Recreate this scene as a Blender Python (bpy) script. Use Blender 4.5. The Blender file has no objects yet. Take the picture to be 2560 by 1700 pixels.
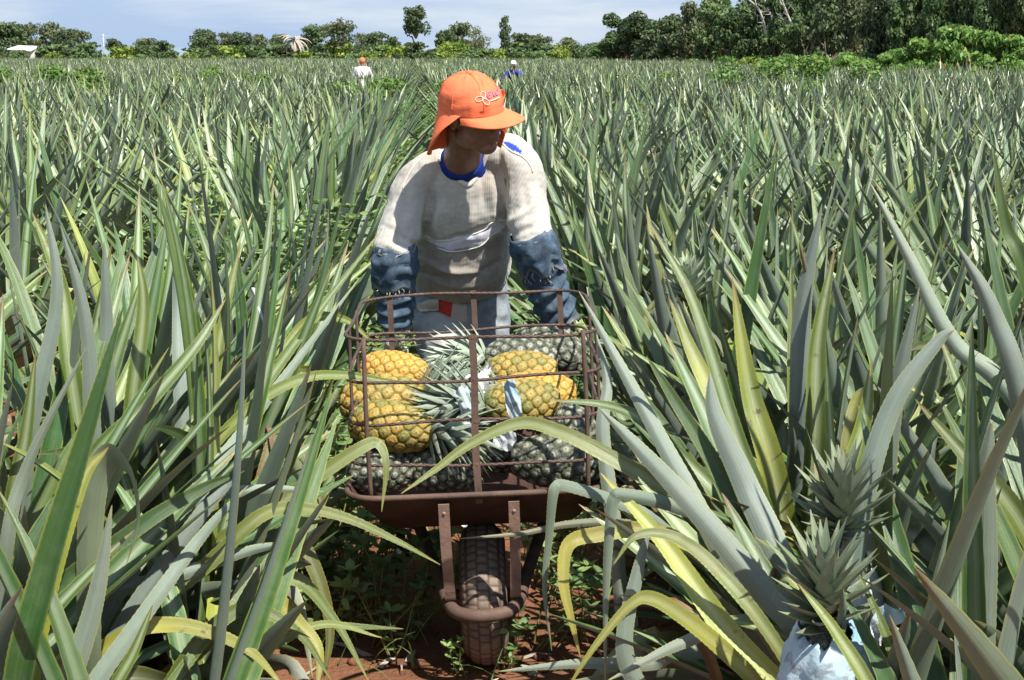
import bpy, math, random
import numpy as np
from mathutils import Vector, Matrix, noise as mnoise

S = bpy.context.scene
COL = S.collection
R = math.radians
# ---------------------------------------------------------------- camera
PITCH = R(10.74); FPX = 1500.0; CAMH = 1.55; K = 0.43371
cam_d = bpy.data.cameras.new("camera"); cam = bpy.data.objects.new("camera", cam_d); COL.objects.link(cam)
cam_d.sensor_width = 36.0; cam_d.lens = 36.0*FPX/1024.0; cam_d.clip_start = 0.05; cam_d.clip_end = 20000
cam.location = (0, 0, CAMH); cam.rotation_euler = (math.pi/2-PITCH, 0, 0)
S.camera = cam
# ---------------------------------------------------------------- light
SUN_EL, SUN_AZ = R(55), R(143)          # azimuth clockwise from +Y (the view direction): sun behind the camera, to the right
sd = Vector((math.sin(SUN_AZ)*math.cos(SUN_EL), math.cos(SUN_AZ)*math.cos(SUN_EL), math.sin(SUN_EL)))
sun_l = bpy.data.lights.new("sun", 'SUN'); sun = bpy.data.objects.new("sun", sun_l); COL.objects.link(sun)
sun_l.energy = 5.0; sun_l.angle = R(0.55); sun_l.color = (1.0, 0.955, 0.88)
sun.rotation_euler = sd.to_track_quat('Z', 'Y').to_euler(); sun.location = sd*60
world = bpy.data.worlds.new("World"); S.world = world; world.use_nodes = True
wt = world.node_tree; wt.nodes.clear()
wo = wt.nodes.new('ShaderNodeOutputWorld'); bg = wt.nodes.new('ShaderNodeBackground')
sky = wt.nodes.new('ShaderNodeTexSky'); sky.sky_type = 'NISHITA'; sky.sun_disc = False
sky.sun_elevation = SUN_EL; sky.sun_rotation = SUN_AZ; sky.air_density = 1.0; sky.dust_density = 0.25; sky.ozone_density = 2.2
tc = wt.nodes.new('ShaderNodeTexCoord'); mp = wt.nodes.new('ShaderNodeMapping'); mp.inputs['Scale'].default_value = (1.0, 1.0, 7.0)
cn = wt.nodes.new('ShaderNodeTexNoise'); cn.inputs['Scale'].default_value = 4.5; cn.inputs['Detail'].default_value = 7; cn.inputs['Roughness'].default_value = 0.55; cn.inputs['Distortion'].default_value = 0.25
cr = wt.nodes.new('ShaderNodeValToRGB'); cr.color_ramp.elements[0].position = 0.40; cr.color_ramp.elements[0].color = (0.0, 0.0, 0.0, 1); cr.color_ramp.elements[1].position = 0.66; cr.color_ramp.elements[1].color = (0.95, 0.95, 0.95, 1)
mx = wt.nodes.new('ShaderNodeMixRGB'); mx.inputs['Color2'].default_value = (4.9, 5.25, 5.6, 1)
wt.links.new(tc.outputs['Generated'], mp.inputs['Vector']); wt.links.new(mp.outputs['Vector'], cn.inputs['Vector'])
wt.links.new(cn.outputs['Fac'], cr.inputs['Fac']); wt.links.new(cr.outputs['Color'], mx.inputs['Fac'])
sx = wt.nodes.new('ShaderNodeSeparateXYZ'); wt.links.new(tc.outputs['Generated'], sx.inputs[0])
hr = wt.nodes.new('ShaderNodeMapRange'); hr.interpolation_type = 'SMOOTHSTEP'; hr.inputs[1].default_value = 0.0; hr.inputs[2].default_value = 0.30; hr.inputs[3].default_value = 0.96; hr.inputs[4].default_value = 0.0; wt.links.new(sx.outputs[2], hr.inputs[0])
hz_ = wt.nodes.new('ShaderNodeMixRGB'); hz_.inputs['Color2'].default_value = (2.55, 3.5, 5.0, 1); wt.links.new(hr.outputs[0], hz_.inputs['Fac']); wt.links.new(sky.outputs['Color'], hz_.inputs['Color1'])
wt.links.new(hz_.outputs['Color'], mx.inputs['Color1']); wt.links.new(mx.outputs['Color'], bg.inputs['Color'])
bg.inputs['Strength'].default_value = 0.106
wt.links.new(bg.outputs['Background'], wo.inputs['Surface'])
S.view_settings.view_transform = 'Standard'; S.view_settings.look = 'None'; S.view_settings.gamma = 1; S.view_settings.exposure = 0.65
try:
    S.cycles.max_bounces = 6; S.cycles.transparent_max_bounces = 6; S.cycles.use_denoising = True
except Exception:
    pass

# ---------------------------------------------------------------- helpers
CP, SP = math.cos(PITCH), math.sin(PITCH)
def W(dx, dy, Y):
    """world point seen at photo position (dx, dy) at distance Y along the ground"""
    u = (dx*K-512)/FPX; v = (dy*K-340)/FPX
    t = Y/(CP-v*SP)
    return np.array((u*t, Y, CAMH+t*(-SP-v*CP)))
def G(dx, dy, z=0.0):
    u = (dx*K-512)/FPX; v = (dy*K-340)/FPX
    t = (CAMH-z)/(SP+v*CP)
    return np.array((u*t, t*(CP-v*SP), z))
def proj(p):
    p = np.asarray(p, float); x = p[..., 0]; y = p[..., 1]; z = p[..., 2]-CAMH
    d = y*CP-z*SP; dn = -y*SP-z*CP
    d = np.where(d < 0.01, 0.01, d)
    return (x/d*FPX+512)/K, (dn/d*FPX+340)/K
def nrm(v):
    v = np.asarray(v, float); n = np.linalg.norm(v, axis=-1, keepdims=True); return v/np.where(n < 1e-9, 1, n)
def catmull(P, n):
    P = np.asarray(P, float); m = len(P)
    if m == 2:
        t = np.linspace(0, 1, n)[:, None]; return P[0]*(1-t)+P[1]*t
    Q = np.vstack([2*P[0]-P[1], P, 2*P[-1]-P[-2]])
    out = []
    for s in np.linspace(0, m-1, n):
        i = min(int(s), m-2); t = s-i; a, b, c, d = Q[i:i+4]
        out.append(0.5*((2*b)+(c-a)*t+(2*a-5*b+4*c-d)*t*t+(3*b-a-3*c+d)*t**3))
    return np.array(out)

class MB:
    """collects shapes and links them as one mesh"""
    def __init__(s): s.v = []; s.q = []; s.t = []; s.lv = []; s.ti = []; s.n = 0; s.mi = []; s.mit = []
    def add(s, v, quads=None, tris=None, lv=None, ti=None, m=0):
        v = np.asarray(v, float).reshape(-1, 3); k = len(v)
        s.v.append(v)
        s.lv.append(np.zeros((k, 3)) if lv is None else np.broadcast_to(np.asarray(lv, float), (k, 3)))
        s.ti.append(np.zeros((k, 3)) if ti is None else np.broadcast_to(np.asarray(ti, float), (k, 3)))
        if quads is not None and len(quads):
            q = np.asarray(quads, int).reshape(-1, 4)+s.n; s.q.append(q); s.mi.append(np.full(len(q), m))
        if tris is not None and len(tris):
            q = np.asarray(tris, int).reshape(-1, 3)+s.n; s.t.append(q); s.mit.append(np.full(len(q), m))
        s.n += k
    def mesh(s, name, mats, smooth=True):
        me = bpy.data.meshes.new(name)
        v = np.vstack(s.v) if s.v else np.zeros((0, 3))
        q = np.vstack(s.q) if s.q else np.zeros((0, 4), int)
        t = np.vstack(s.t) if s.t else np.zeros((0, 3), int)
        me.vertices.add(len(v)); me.vertices.foreach_set('co', v.astype(np.float32).ravel())
        nl = len(q)*4+len(t)*3
        me.loops.add(nl); me.loops.foreach_set('vertex_index', np.concatenate([q.ravel(), t.ravel()]).astype(np.int32))
        me.polygons.add(len(q)+len(t))
        st = np.concatenate([np.arange(len(q))*4, len(q)*4+np.arange(len(t))*3]).astype(np.int32)
        me.polygons.foreach_set('loop_start', st)
        me.polygons.foreach_set('material_index', np.concatenate((s.mi or [np.zeros(0, int)])+(s.mit or [])).astype(np.int32))
        me.polygons.foreach_set('use_smooth', np.full(len(q)+len(t), smooth))
        a = me.attributes.new('lv', 'FLOAT_VECTOR', 'POINT'); a.data.foreach_set('vector', np.vstack(s.lv).astype(np.float32).ravel())
        a = me.attributes.new('tint', 'FLOAT_VECTOR', 'POINT'); a.data.foreach_set('vector', np.vstack(s.ti).astype(np.float32).ravel())
        for m in (mats if isinstance(mats, (list, tuple)) else [mats]): me.materials.append(m)
        me.update(calc_edges=True); me.validate()
        return me
    def obj(s, name, mats, parent=None, smooth=True):
        return link(name, s.mesh(name, mats, smooth), parent)

def link(name, data, parent=None, loc=None):
    o = bpy.data.objects.new(name, data); COL.objects.link(o)
    if parent is not None: o.parent = parent
    if loc is not None: o.location = loc
    return o
def thing(name, label, cat, loc=(0, 0, 0), group=None, rz=0.0):
    o = link(name, None, None, loc); o.empty_display_size = 0.1; o.rotation_euler[2] = rz
    return tag(o, label, cat, group)
def tag(o, label=None, cat=None, group=None, kind=None):
    if label: o['label'] = label
    if cat: o['category'] = cat
    if group: o['group'] = group
    if kind: o['kind'] = kind
    return o
def dup(root, label=None, group=None):
    r = root.copy(); COL.objects.link(r)
    if label: r['label'] = label
    if group: r['group'] = group
    for ch in root.children:
        c = ch.copy(); COL.objects.link(c); c.parent = r
        for g in ch.children:
            d = g.copy(); COL.objects.link(d); d.parent = c
    return r

def tube(mb, P, rad, n=10, ti=None, cap=True, ref=None, m=0, close=False, aspect=1.0):
    """tube through points P; rad scalar, list, or list of (ra, rb)"""
    P = np.asarray(P, float); k = len(P)
    rad = np.asarray(rad, float)
    if rad.ndim == 0: rad = np.full((k, 2), float(rad))
    elif rad.ndim == 1: rad = np.stack([rad, rad*aspect], 1)
    T = np.gradient(P, axis=0)
    if close:
        T = np.roll(P, -1, 0)-np.roll(P, 1, 0)
    T = nrm(T)
    if ref is None:
        a = np.array((0, 0, 1.0)) if abs(T[0][2]) < 0.9 else np.array((1.0, 0, 0))
        A = nrm(np.cross(T[0], a)); As = [A]
        for i in range(1, k):
            A = As[-1]-T[i]*np.dot(As[-1], T[i]); As.append(nrm(A))
        A = np.array(As)
    else:
        r = np.broadcast_to(np.asarray(ref, float), (k, 3)); A = nrm(r-T*np.sum(r*T, 1, keepdims=True))
    B = np.cross(T, A)
    th = np.linspace(0, 2*np.pi, n, endpoint=False)
    V = P[:, None, :]+A[:, None, :]*(np.cos(th)[None, :, None]*rad[:, 0][:, None, None])+B[:, None, :]*(np.sin(th)[None, :, None]*rad[:, 1][:, None, None])
    idx = np.arange(k*n).reshape(k, n)
    lv = np.stack(np.meshgrid(np.linspace(0, 1, k), th/(2*np.pi), indexing='ij')+[np.zeros((k, n))], -1).reshape(-1, 3)[:, [1, 0, 2]]
    i2 = idx if close else idx[:-1]; nx = np.roll(idx, -1, 0) if close else idx[1:]
    q = np.stack([i2, np.roll(i2, -1, 1), np.roll(nx, -1, 1), nx], -1).reshape(-1, 4)
    vv = V.reshape(-1, 3); tr = []
    if cap and not close:
        vv = np.vstack([vv, P[0], P[-1]]); lv = np.vstack([lv, lv[0], lv[-1]])
        for j in range(n):
            tr.append((k*n, (j+1) % n, j)); tr.append((k*n+1, (k-1)*n+j, (k-1)*n+(j+1) % n))
    mb.add(vv, q, tr, lv=lv, ti=ti, m=m)
    return V

def grid_faces(a, b, wrap=False):
    i = np.arange(a*b).reshape(a, b)
    if wrap:
        j = np.roll(i, -1, 1); return np.stack([i[:-1], j[:-1], j[1:], i[1:]], -1).reshape(-1, 4)
    return np.stack([i[:-1, :-1], i[:-1, 1:], i[1:, 1:], i[1:, :-1]], -1).reshape(-1, 4)
def ball(mb, c, r, seg=16, rings=10, rot=None, ti=None, m=0):
    r = np.broadcast_to(np.asarray(r, float), 3)
    ph = np.linspace(0.02, math.pi-0.02, rings); th = np.linspace(0, 2*math.pi, seg, endpoint=False)
    V = np.stack([np.sin(ph)[:, None]*np.cos(th), np.sin(ph)[:, None]*np.sin(th), np.repeat(np.cos(ph)[:, None], seg, 1)], -1)*r
    V = V.reshape(-1, 3)
    if rot is not None: V = V@np.asarray(rot).T
    V = V+np.asarray(c)
    f = grid_faces(rings, seg, True)[:, ::-1]
    k = len(V); V = np.vstack([V, V[:seg].mean(0), V[-seg:].mean(0)])
    tr = []
    for j in range(seg):
        tr.append((k, j, (j+1) % seg)); tr.append((k+1, k-seg+(j+1) % seg, k-seg+j))
    mb.add(V, f, tr, ti=ti, m=m)
def box(mb, c, s, rot=None, ti=None, m=0):
    s = np.asarray(s, float)/2
    V = np.array([(x, y, z) for x in (-1, 1) for y in (-1, 1) for z in (-1, 1)], float)*s
    if rot is not None: V = V@np.asarray(rot).T
    V = V+np.asarray(c)
    mb.add(V, [(0, 1, 3, 2), (4, 6, 7, 5), (0, 4, 5, 1), (2, 3, 7, 6), (0, 2, 6, 4), (1, 5, 7, 3)], ti=ti, m=m)

def remeshed(mb, name, voxel, mat, smooth_it=4, parent=None):
    """one continuous closed surface from overlapping closed shapes"""
    me = mb.mesh(name+"_raw", mat)
    o = bpy.data.objects.new(name+"_raw", me); COL.objects.link(o)
    r = o.modifiers.new("r", 'REMESH'); r.mode = 'VOXEL'; r.voxel_size = voxel; r.use_smooth_shade = True
    if smooth_it:
        s = o.modifiers.new("s", 'SMOOTH'); s.iterations = smooth_it; s.factor = 0.5
    dg = bpy.context.evaluated_depsgraph_get()
    out = bpy.data.meshes.new_from_object(o.evaluated_get(dg)); out.name = name
    bpy.data.objects.remove(o)
    out.materials.clear(); out.materials.append(mat)
    out.polygons.foreach_set('use_smooth', np.full(len(out.polygons), True))
    return out
def mverts(me):
    a = np.zeros(len(me.vertices)*3, np.float32); me.vertices.foreach_get('co', a); return a.reshape(-1, 3).astype(float)
def mnormals(me):
    a = np.zeros(len(me.vertices)*3, np.float32); me.vertices.foreach_get('normal', a); return a.reshape(-1, 3).astype(float)
def set_verts(me, v):
    me.vertices.foreach_set('co', v.astype(np.float32).ravel()); me.update()
def set_attr(me, name, arr):
    a = me.attributes.get(name) or me.attributes.new(name, 'FLOAT_VECTOR', 'POINT'); a.data.foreach_set('vector', np.asarray(arr, np.float32).ravel())
def del_faces(me, vmask):
    """drop faces whose vertices are all in vmask"""
    import bmesh
    bm = bmesh.new(); bm.from_mesh(me); bm.verts.ensure_lookup_table()
    kill = [f for f in bm.faces if all(vmask[v.index] for v in f.verts)]
    bmesh.ops.delete(bm, geom=kill, context='FACES'); bm.to_mesh(me); bm.free(); me.update()
def inpoly(x, y, poly):
    c = np.zeros(np.shape(x), bool); n = len(poly); j = n-1
    for i in range(n):
        xi, yi = poly[i]; xj, yj = poly[j]
        c ^= ((yi > y) != (yj > y)) & (x < (xj-xi)*(y-yi)/((yj-yi) or 1e-9)+xi); j = i
    return c
def vnoise(P, scale, seed=0.0):
    return np.array([mnoise.noise(Vector((p[0]*scale+seed, p[1]*scale-seed, p[2]*scale+2*seed))) for p in P])

# ---------------------------------------------------------------- materials
class NT:
    def __init__(s, name):
        s.mat = bpy.data.materials.new(name); s.mat.use_nodes = True; s.t = s.mat.node_tree; s.t.nodes.clear()
        s.out = s.t.nodes.new('ShaderNodeOutputMaterial'); s.b = s.t.nodes.new('ShaderNodeBsdfPrincipled')
        s.t.links.new(s.b.outputs[0], s.out.inputs[0])
    def n(s, typ, **kw):
        nd = s.t.nodes.new(typ)
        for k, v in kw.items():
            if k.startswith('i_'): nd.inputs[k[2:].replace('_', ' ')].default_value = v
            else: setattr(nd, k, v)
        return nd
    def l(s, a, b): s.t.links.new(a, b)
    def setin(s, sock, v):
        if hasattr(v, 'is_linked') or hasattr(v, 'node'): s.l(v, sock)
        elif isinstance(v, (tuple, list)) and len(v) == 3 and sock.type == 'RGBA': sock.default_value = (*v, 1)
        else: sock.default_value = v
    def mix(s, f, a, b, mode='MIX'):
        m = s.n('ShaderNodeMixRGB', blend_type=mode); s.setin(m.inputs[0], f); s.setin(m.inputs[1], a); s.setin(m.inputs[2], b); return m.outputs[0]
    def math(s, op, a, b=0.0, c=0.0, clamp=False):
        m = s.n('ShaderNodeMath', operation=op, use_clamp=clamp); s.setin(m.inputs[0], a); s.setin(m.inputs[1], b); s.setin(m.inputs[2], c); return m.outputs[0]
    def attr(s, name):
        a = s.n('ShaderNodeAttribute', attribute_name=name); sp = s.n('ShaderNodeSeparateXYZ'); s.l(a.outputs['Vector'], sp.inputs[0]); return sp.outputs[0], sp.outputs[1], sp.outputs[2], a.outputs['Vector']
    def ramp(s, f, pts):
        r = s.n('ShaderNodeValToRGB'); e = r.color_ramp.elements
        while len(e) < len(pts): e.new(0.5)
        for k, (p, c) in enumerate(pts):
            e[k].position = p; e[k].color = (*c, 1) if len(c) == 3 else c
        s.setin(r.inputs[0], f); return r.outputs[0]
    def noise(s, scale, detail=3, rough=0.55, vec=None, dist=0.0):
        n = s.n('ShaderNodeTexNoise'); n.inputs['Scale'].default_value = scale; n.inputs['Detail'].default_value = detail; n.inputs['Roughness'].default_value = rough; n.inputs['Distortion'].default_value = dist
        if vec is None:
            c = s.n('ShaderNodeTexCoord'); vec = c.outputs['Object']
        s.l(vec, n.inputs['Vector']); return n.outputs['Fac']
    def scaled(s, vec, sc):
        m = s.n('ShaderNodeMapping'); m.inputs['Scale'].default_value = sc; s.l(vec, m.inputs['Vector']); return m.outputs[0]
    def objco(s): return s.n('ShaderNodeTexCoord').outputs['Object']
    def rand(s): return s.n('ShaderNodeObjectInfo').outputs['Random']
    def bump(s, h, strength=0.3, dist=0.01):
        b = s.n('ShaderNodeBump'); b.inputs['Strength'].default_value = strength; b.inputs['Distance'].default_value = dist; s.l(h, b.inputs['Height']); s.l(b.outputs[0], s.b.inputs['Normal'])
    def fin(s, color, rough=0.7, spec=0.4, metal=0.0, sub=None):
        s.setin(s.b.inputs['Base Color'], color); s.setin(s.b.inputs['Roughness'], rough); s.setin(s.b.inputs['Metallic'], metal)
        s.setin(s.b.inputs['Specular IOR Level'], spec); return s.mat

def simple(name, col, rough=0.7, var=0.25, scale=8.0, spec=0.4, metal=0.0, bump=0.0, bscale=60):
    t = NT(name); f = t.noise(scale, 5)
    c2 = tuple(max(0, c*(1-var)) for c in col); c3 = tuple(min(1, c*(1+var)) for c in col)
    t.fin(t.ramp(f, [(0.3, c2), (0.7, c3)]), rough, spec, metal)
    if bump: t.bump(t.noise(bscale, 4), bump, 0.005)
    return t.mat
# lv = (u across, v along, side: 0 upper face, 1 under face); tint = (yellow, random, brown)
def leaf_material(name, green, under, yellow, pale):
    t = NT(name); u, v, side, lv = t.attr('lv'); ye, rn, br, _ = t.attr('tint')
    c = t.math('ABSOLUTE', t.math('MULTIPLY_ADD', u, 2.0, -1.0))                # 0 mid-rib .. 1 margin
    st = t.noise(1.0, 5, 0.65, t.scaled(lv, (26, 1.3, 1)))                       # fine lengthwise streaks
    bl = t.noise(5.0, 4, 0.6)
    fib = t.noise(1.0, 2, 0.5, t.scaled(lv, (120, 0.8, 1)))
    up = t.mix(t.math('MULTIPLY', rn, 0.55), green, (green[0]*1.9, green[1]*1.55, green[2]*1.2))
    strip = t.math('MULTIPLY', t.math('SUBTRACT', 1.0, t.math('MULTIPLY', c, 1.6), clamp=True), t.math('MULTIPLY_ADD', st, 1.5, -0.15, clamp=True))
    up = t.mix(1.0, up, t.ramp(st, [(0.3, (0.72, 0.74, 0.72)), (0.7, (1.25, 1.22, 1.2))]), 'MULTIPLY')
    up = t.mix(t.math('MULTIPLY', strip, t.math('MULTIPLY_ADD', t.math('POWER', rn, 1.7), 1.25, 0.03), clamp=True), up, pale)  # sun and sky sheen of the waxy channel, painted as a pale middle strip
    up = t.mix(t.math('MULTIPLY', t.math('POWER', ye, 1.4), t.math('MULTIPLY_ADD', bl, 1.3, 0.05), clamp=True), up, yellow)
    un = t.mix(st, (under[0]*0.42, under[1]*0.47, under[2]*0.42), (under[0]*1.48, under[1]*1.44, under[2]*1.46))
    un = t.mix(t.math('MULTIPLY', rn, 0.4), un, (under[0]*0.72, under[1]*0.95, under[2]*0.66))
    un = t.mix(t.math('MULTIPLY', ye, 0.55), un, (yellow[0]*0.7, yellow[1]*0.8, yellow[2]))
    col = t.mix(side, up, un)
    edge = t.math('MULTIPLY', t.math('MULTIPLY_ADD', c, 7.0, -5.8, clamp=True), t.math('MULTIPLY_ADD', v, 0.75, 0.12, clamp=True))
    col = t.mix(t.math('MULTIPLY', edge, 0.7), col, (yellow[0]*0.8, yellow[1]*0.8, yellow[2]))
    col = t.mix(1.0, col, t.ramp(fib, [(0.32, (0.78, 0.80, 0.78)), (0.62, (1.14, 1.13, 1.12))]), 'MULTIPLY')
    dust = t.math('MULTIPLY_ADD', t.noise(13.0, 6, 0.7), 2.6, -1.25, clamp=True)
    col = t.mix(t.math('MULTIPLY', dust, 0.22), col, (0.38, 0.42, 0.36))
    base = t.math('MULTIPLY_ADD', v, -5.0, 0.8, clamp=True)
    col = t.mix(t.math('MULTIPLY', base, 0.45), col, (0.34, 0.33, 0.26))
    tip = t.math('MULTIPLY_ADD', v, 9.0, t.math('MULTIPLY_ADD', rn, 0.9, -8.9), clamp=True)
    col = t.mix(t.math('MULTIPLY', tip, 0.85), col, t.mix(t.math('POWER', rn, 3.0), (0.42, 0.33, 0.04), (0.20, 0.085, 0.04)))
    sp = t.math('MULTIPLY', t.math('MULTIPLY_ADD', t.noise(26.0, 3, 0.7), 12.0, -7.7, clamp=True), t.math('MULTIPLY_ADD', ye, 0.8, 0.16))
    col = t.mix(sp, col, (0.13, 0.06, 0.025))
    dry = t.math('MULTIPLY', br, t.math('MULTIPLY_ADD', t.noise(9.0, 4, 0.6, t.scaled(t.objco(), (1, 1, 0.6))), 5.0, -1.2, clamp=True), clamp=True)
    col = t.mix(dry, col, t.mix(st, (0.10, 0.035, 0.015), (0.30, 0.16, 0.07)))
    rr = t.n('ShaderNodeMapRange'); t.l(t.rand(), rr.inputs[0]); rr.inputs[3].default_value = 0.70; rr.inputs[4].default_value = 1.16
    col = t.mix(1.0, col, rr.outputs[0], 'MULTIPLY')
    rough = t.math('MULTIPLY_ADD', side, 0.14, t.math('MULTIPLY_ADD', st, 0.2, 0.25))
    t.fin(col, rough, 0.7)
    t.bump(t.math('ADD', fib, t.math('MULTIPLY', t.noise(40.0, 4, 0.6), 0.6)), 0.5, 0.0018)
    return t.mat
M_LEAF = leaf_material('pineapple_leaf', (0.036, 0.100, 0.024), (0.190, 0.232, 0.208), (0.50, 0.49, 0.07), (0.54, 0.62, 0.42))
M_CROWN = leaf_material('fruit_crown_leaf', (0.19, 0.26, 0.17), (0.40, 0.46, 0.38), (0.40, 0.42, 0.18), (0.46, 0.53, 0.42))

def fruit_material(name, groove, plate_a, plate_b, tipc, tips=0.36):
    t = NT(name); d, e, r, _ = t.attr('lv'); z, _, _, _ = t.attr('tint')
    nb = t.noise(14.0, 3)
    mixf = t.math('ADD', t.math('MULTIPLY', r, 0.55), t.math('MULTIPLY_ADD', nb, 1.2, -0.42), clamp=True)
    col = t.mix(mixf, plate_a, plate_b)
    col = t.mix(t.math('MULTIPLY_ADD', e, -2.3, 1.12, clamp=True), col, groove)
    col = t.mix(t.math('MULTIPLY_ADD', d, -3.4, t.math('MULTIPLY_ADD', nb, 0.9, tips), clamp=True), col, tipc)
    col = t.mix(t.math('MULTIPLY_ADD', d, -9.0, 1.35, clamp=True), col, (0.06, 0.03, 0.015))
    fine = t.noise(160.0, 3)
    col = t.mix(t.math('MULTIPLY', t.math('MULTIPLY_ADD', fine, 2.4, -0.95, clamp=True), 0.30), col, tipc)
    t.fin(col, 0.5, 0.4); t.bump(t.math('ADD', fine, t.math('MULTIPLY', t.noise(420.0, 2), 0.7)), 0.7, 0.003); return t.mat
M_RIPE = fruit_material('ripe_rind', (0.11, 0.10, 0.010), (0.50, 0.28, 0.025), (0.66, 0.33, 0.03), (0.66, 0.50, 0.30))
M_HALF = fruit_material('turning_rind', (0.03, 0.055, 0.008), (0.11, 0.15, 0.025), (0.58, 0.31, 0.03), (0.56, 0.50, 0.30))
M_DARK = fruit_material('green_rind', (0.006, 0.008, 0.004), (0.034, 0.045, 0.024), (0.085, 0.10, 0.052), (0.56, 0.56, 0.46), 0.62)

def soil_material():
    t = NT('red_soil'); o = t.objco()
    a = t.noise(2.2, 8, 0.65, o); b = t.noise(38.0, 6, 0.7, o)
    col = t.ramp(a, [(0.3, (0.155, 0.062, 0.030)), (0.7, (0.30, 0.135, 0.072))])
    col = t.mix(t.math('MULTIPLY', b, 0.5), col, (0.36, 0.185, 0.11))
    t.fin(col, 0.95, 0.15); t.bump(t.math('ADD', t.noise(9.0, 6, 0.6, o), t.math('MULTIPLY', b, 0.5)), 0.9, 0.05); return t.mat
M_SOIL = soil_material()
def cardleaf(name, a, b, extra=None, rough=0.55, spec=0.35, trans=0.25):
    t = NT(name); k, rn, br, _ = t.attr('tint')
    col = t.mix(k, a, b)
    if extra: col = t.mix(br, col, extra)
    rr = t.n('ShaderNodeMapRange'); t.l(t.rand(), rr.inputs[0]); rr.inputs[3].default_value = 0.78; rr.inputs[4].default_value = 1.22
    col = t.mix(1.0, col, rr.outputs[0], 'MULTIPLY')
    t.fin(col, rough, spec)
    if trans:
        tr = t.n('ShaderNodeBsdfTranslucent'); t.l(col, tr.inputs[0]); ms = t.n('ShaderNodeMixShader'); ms.inputs[0].default_value = trans
        t.l(t.b.outputs[0], ms.inputs[1]); t.l(tr.outputs[0], ms.inputs[2]); t.l(ms.outputs[0], t.out.inputs[0])
    return t.mat
M_WEED = cardleaf('weed_leaf', (0.10, 0.19, 0.05), (0.28, 0.40, 0.14), (0.30, 0.34, 0.08), trans=0.3)
M_STEM = simple('weed_stem', (0.20, 0.20, 0.07), 0.7)
M_TREE_A = cardleaf('dark_foliage', (0.058, 0.092, 0.040), (0.13, 0.185, 0.075), (0.18, 0.17, 0.10))
M_TREE_B = cardleaf('olive_foliage', (0.080, 0.108, 0.045), (0.18, 0.21, 0.095), (0.21, 0.18, 0.10))
M_TREE_C = cardleaf('forest_foliage', (0.050, 0.095, 0.032), (0.145, 0.22, 0.075), (0.20, 0.22, 0.11))
M_BUSH = cardleaf('bush_foliage', (0.075, 0.165, 0.028), (0.20, 0.33, 0.075), (0.26, 0.30, 0.06))
M_YBUSH = cardleaf('yellow_bush_foliage', (0.10, 0.19, 0.025), (0.30, 0.37, 0.07), (0.38, 0.34, 0.06))
M_BARK = simple('bark', (0.16, 0.125, 0.095), 0.9, 0.35, 4.0, bump=0.5)
M_PALEBARK = simple('pale_bark', (0.46, 0.43, 0.38), 0.9, 0.25, 4.0, bump=0.3)
M_DEADFROND = simple('dry_frond', (0.40, 0.34, 0.28), 0.9, 0.25, 3.0)
M_RUST = None
def rust_material(name, a, b, rough=0.75):
    t = NT(name); o = t.objco(); f = t.noise(14.0, 7, 0.65, o); g = t.noise(120.0, 4, 0.6, o)
    col = t.ramp(f, [(0.3, a), (0.68, b)]); col = t.mix(t.math('MULTIPLY', g, 0.35), col, (b[0]*1.4, b[1]*1.2, b[2]*1.1))
    t.fin(col, t.math('MULTIPLY_ADD', g, 0.3, rough-0.15), 0.4, 0.15); t.bump(g, 0.4, 0.003); return t.mat
M_RUST = rust_material('rusty_steel', (0.052, 0.036, 0.030), (0.145, 0.094, 0.070))
M_TRAY = rust_material('rusty_tray_sheet', (0.030, 0.018, 0.014), (0.085, 0.042, 0.030))
M_STRAP = rust_material('rusty_strap', (0.15, 0.10, 0.076), (0.36, 0.25, 0.19))
def rebar_material():
    t = NT('rusty_rebar'); u, v, s_, _ = t.attr('lv'); o = t.objco()
    f = t.noise(20.0, 5, 0.6, o); col = t.ramp(f, [(0.3, (0.062, 0.040, 0.034)), (0.7, (0.15, 0.095, 0.075))])
    t.fin(col, 0.65, 0.4, 0.2)
    w = t.math('SINE', t.math('ADD', t.math('MULTIPLY', v, 900.0), t.math('MULTIPLY', u, 6.283)))
    t.bump(w, 0.5, 0.002); return t.mat
M_REBAR = rebar_material()
def tyre_material():
    t = NT('dusty_tyre'); h, _, _, _ = t.attr('lv'); f = t.noise(16.0, 6, 0.65)
    col = t.ramp(f, [(0.3, (0.165, 0.125, 0.098)), (0.7, (0.32, 0.25, 0.20))])
    col = t.mix(h, (0.105, 0.075, 0.058), col)
    col = t.mix(t.math('MULTIPLY_ADD', t.noise(60.0, 3), 4.0, -2.5, clamp=True), col, (0.33, 0.18, 0.11))
    t.fin(col, 0.9, 0.2); t.bump(t.noise(140.0, 4), 0.4, 0.002); return t.mat
M_TYRE = tyre_material()
M_SKIN = simple('skin', (0.21, 0.105, 0.068), 0.5, 0.18, 30.0, bump=0.12, bscale=300)
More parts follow.
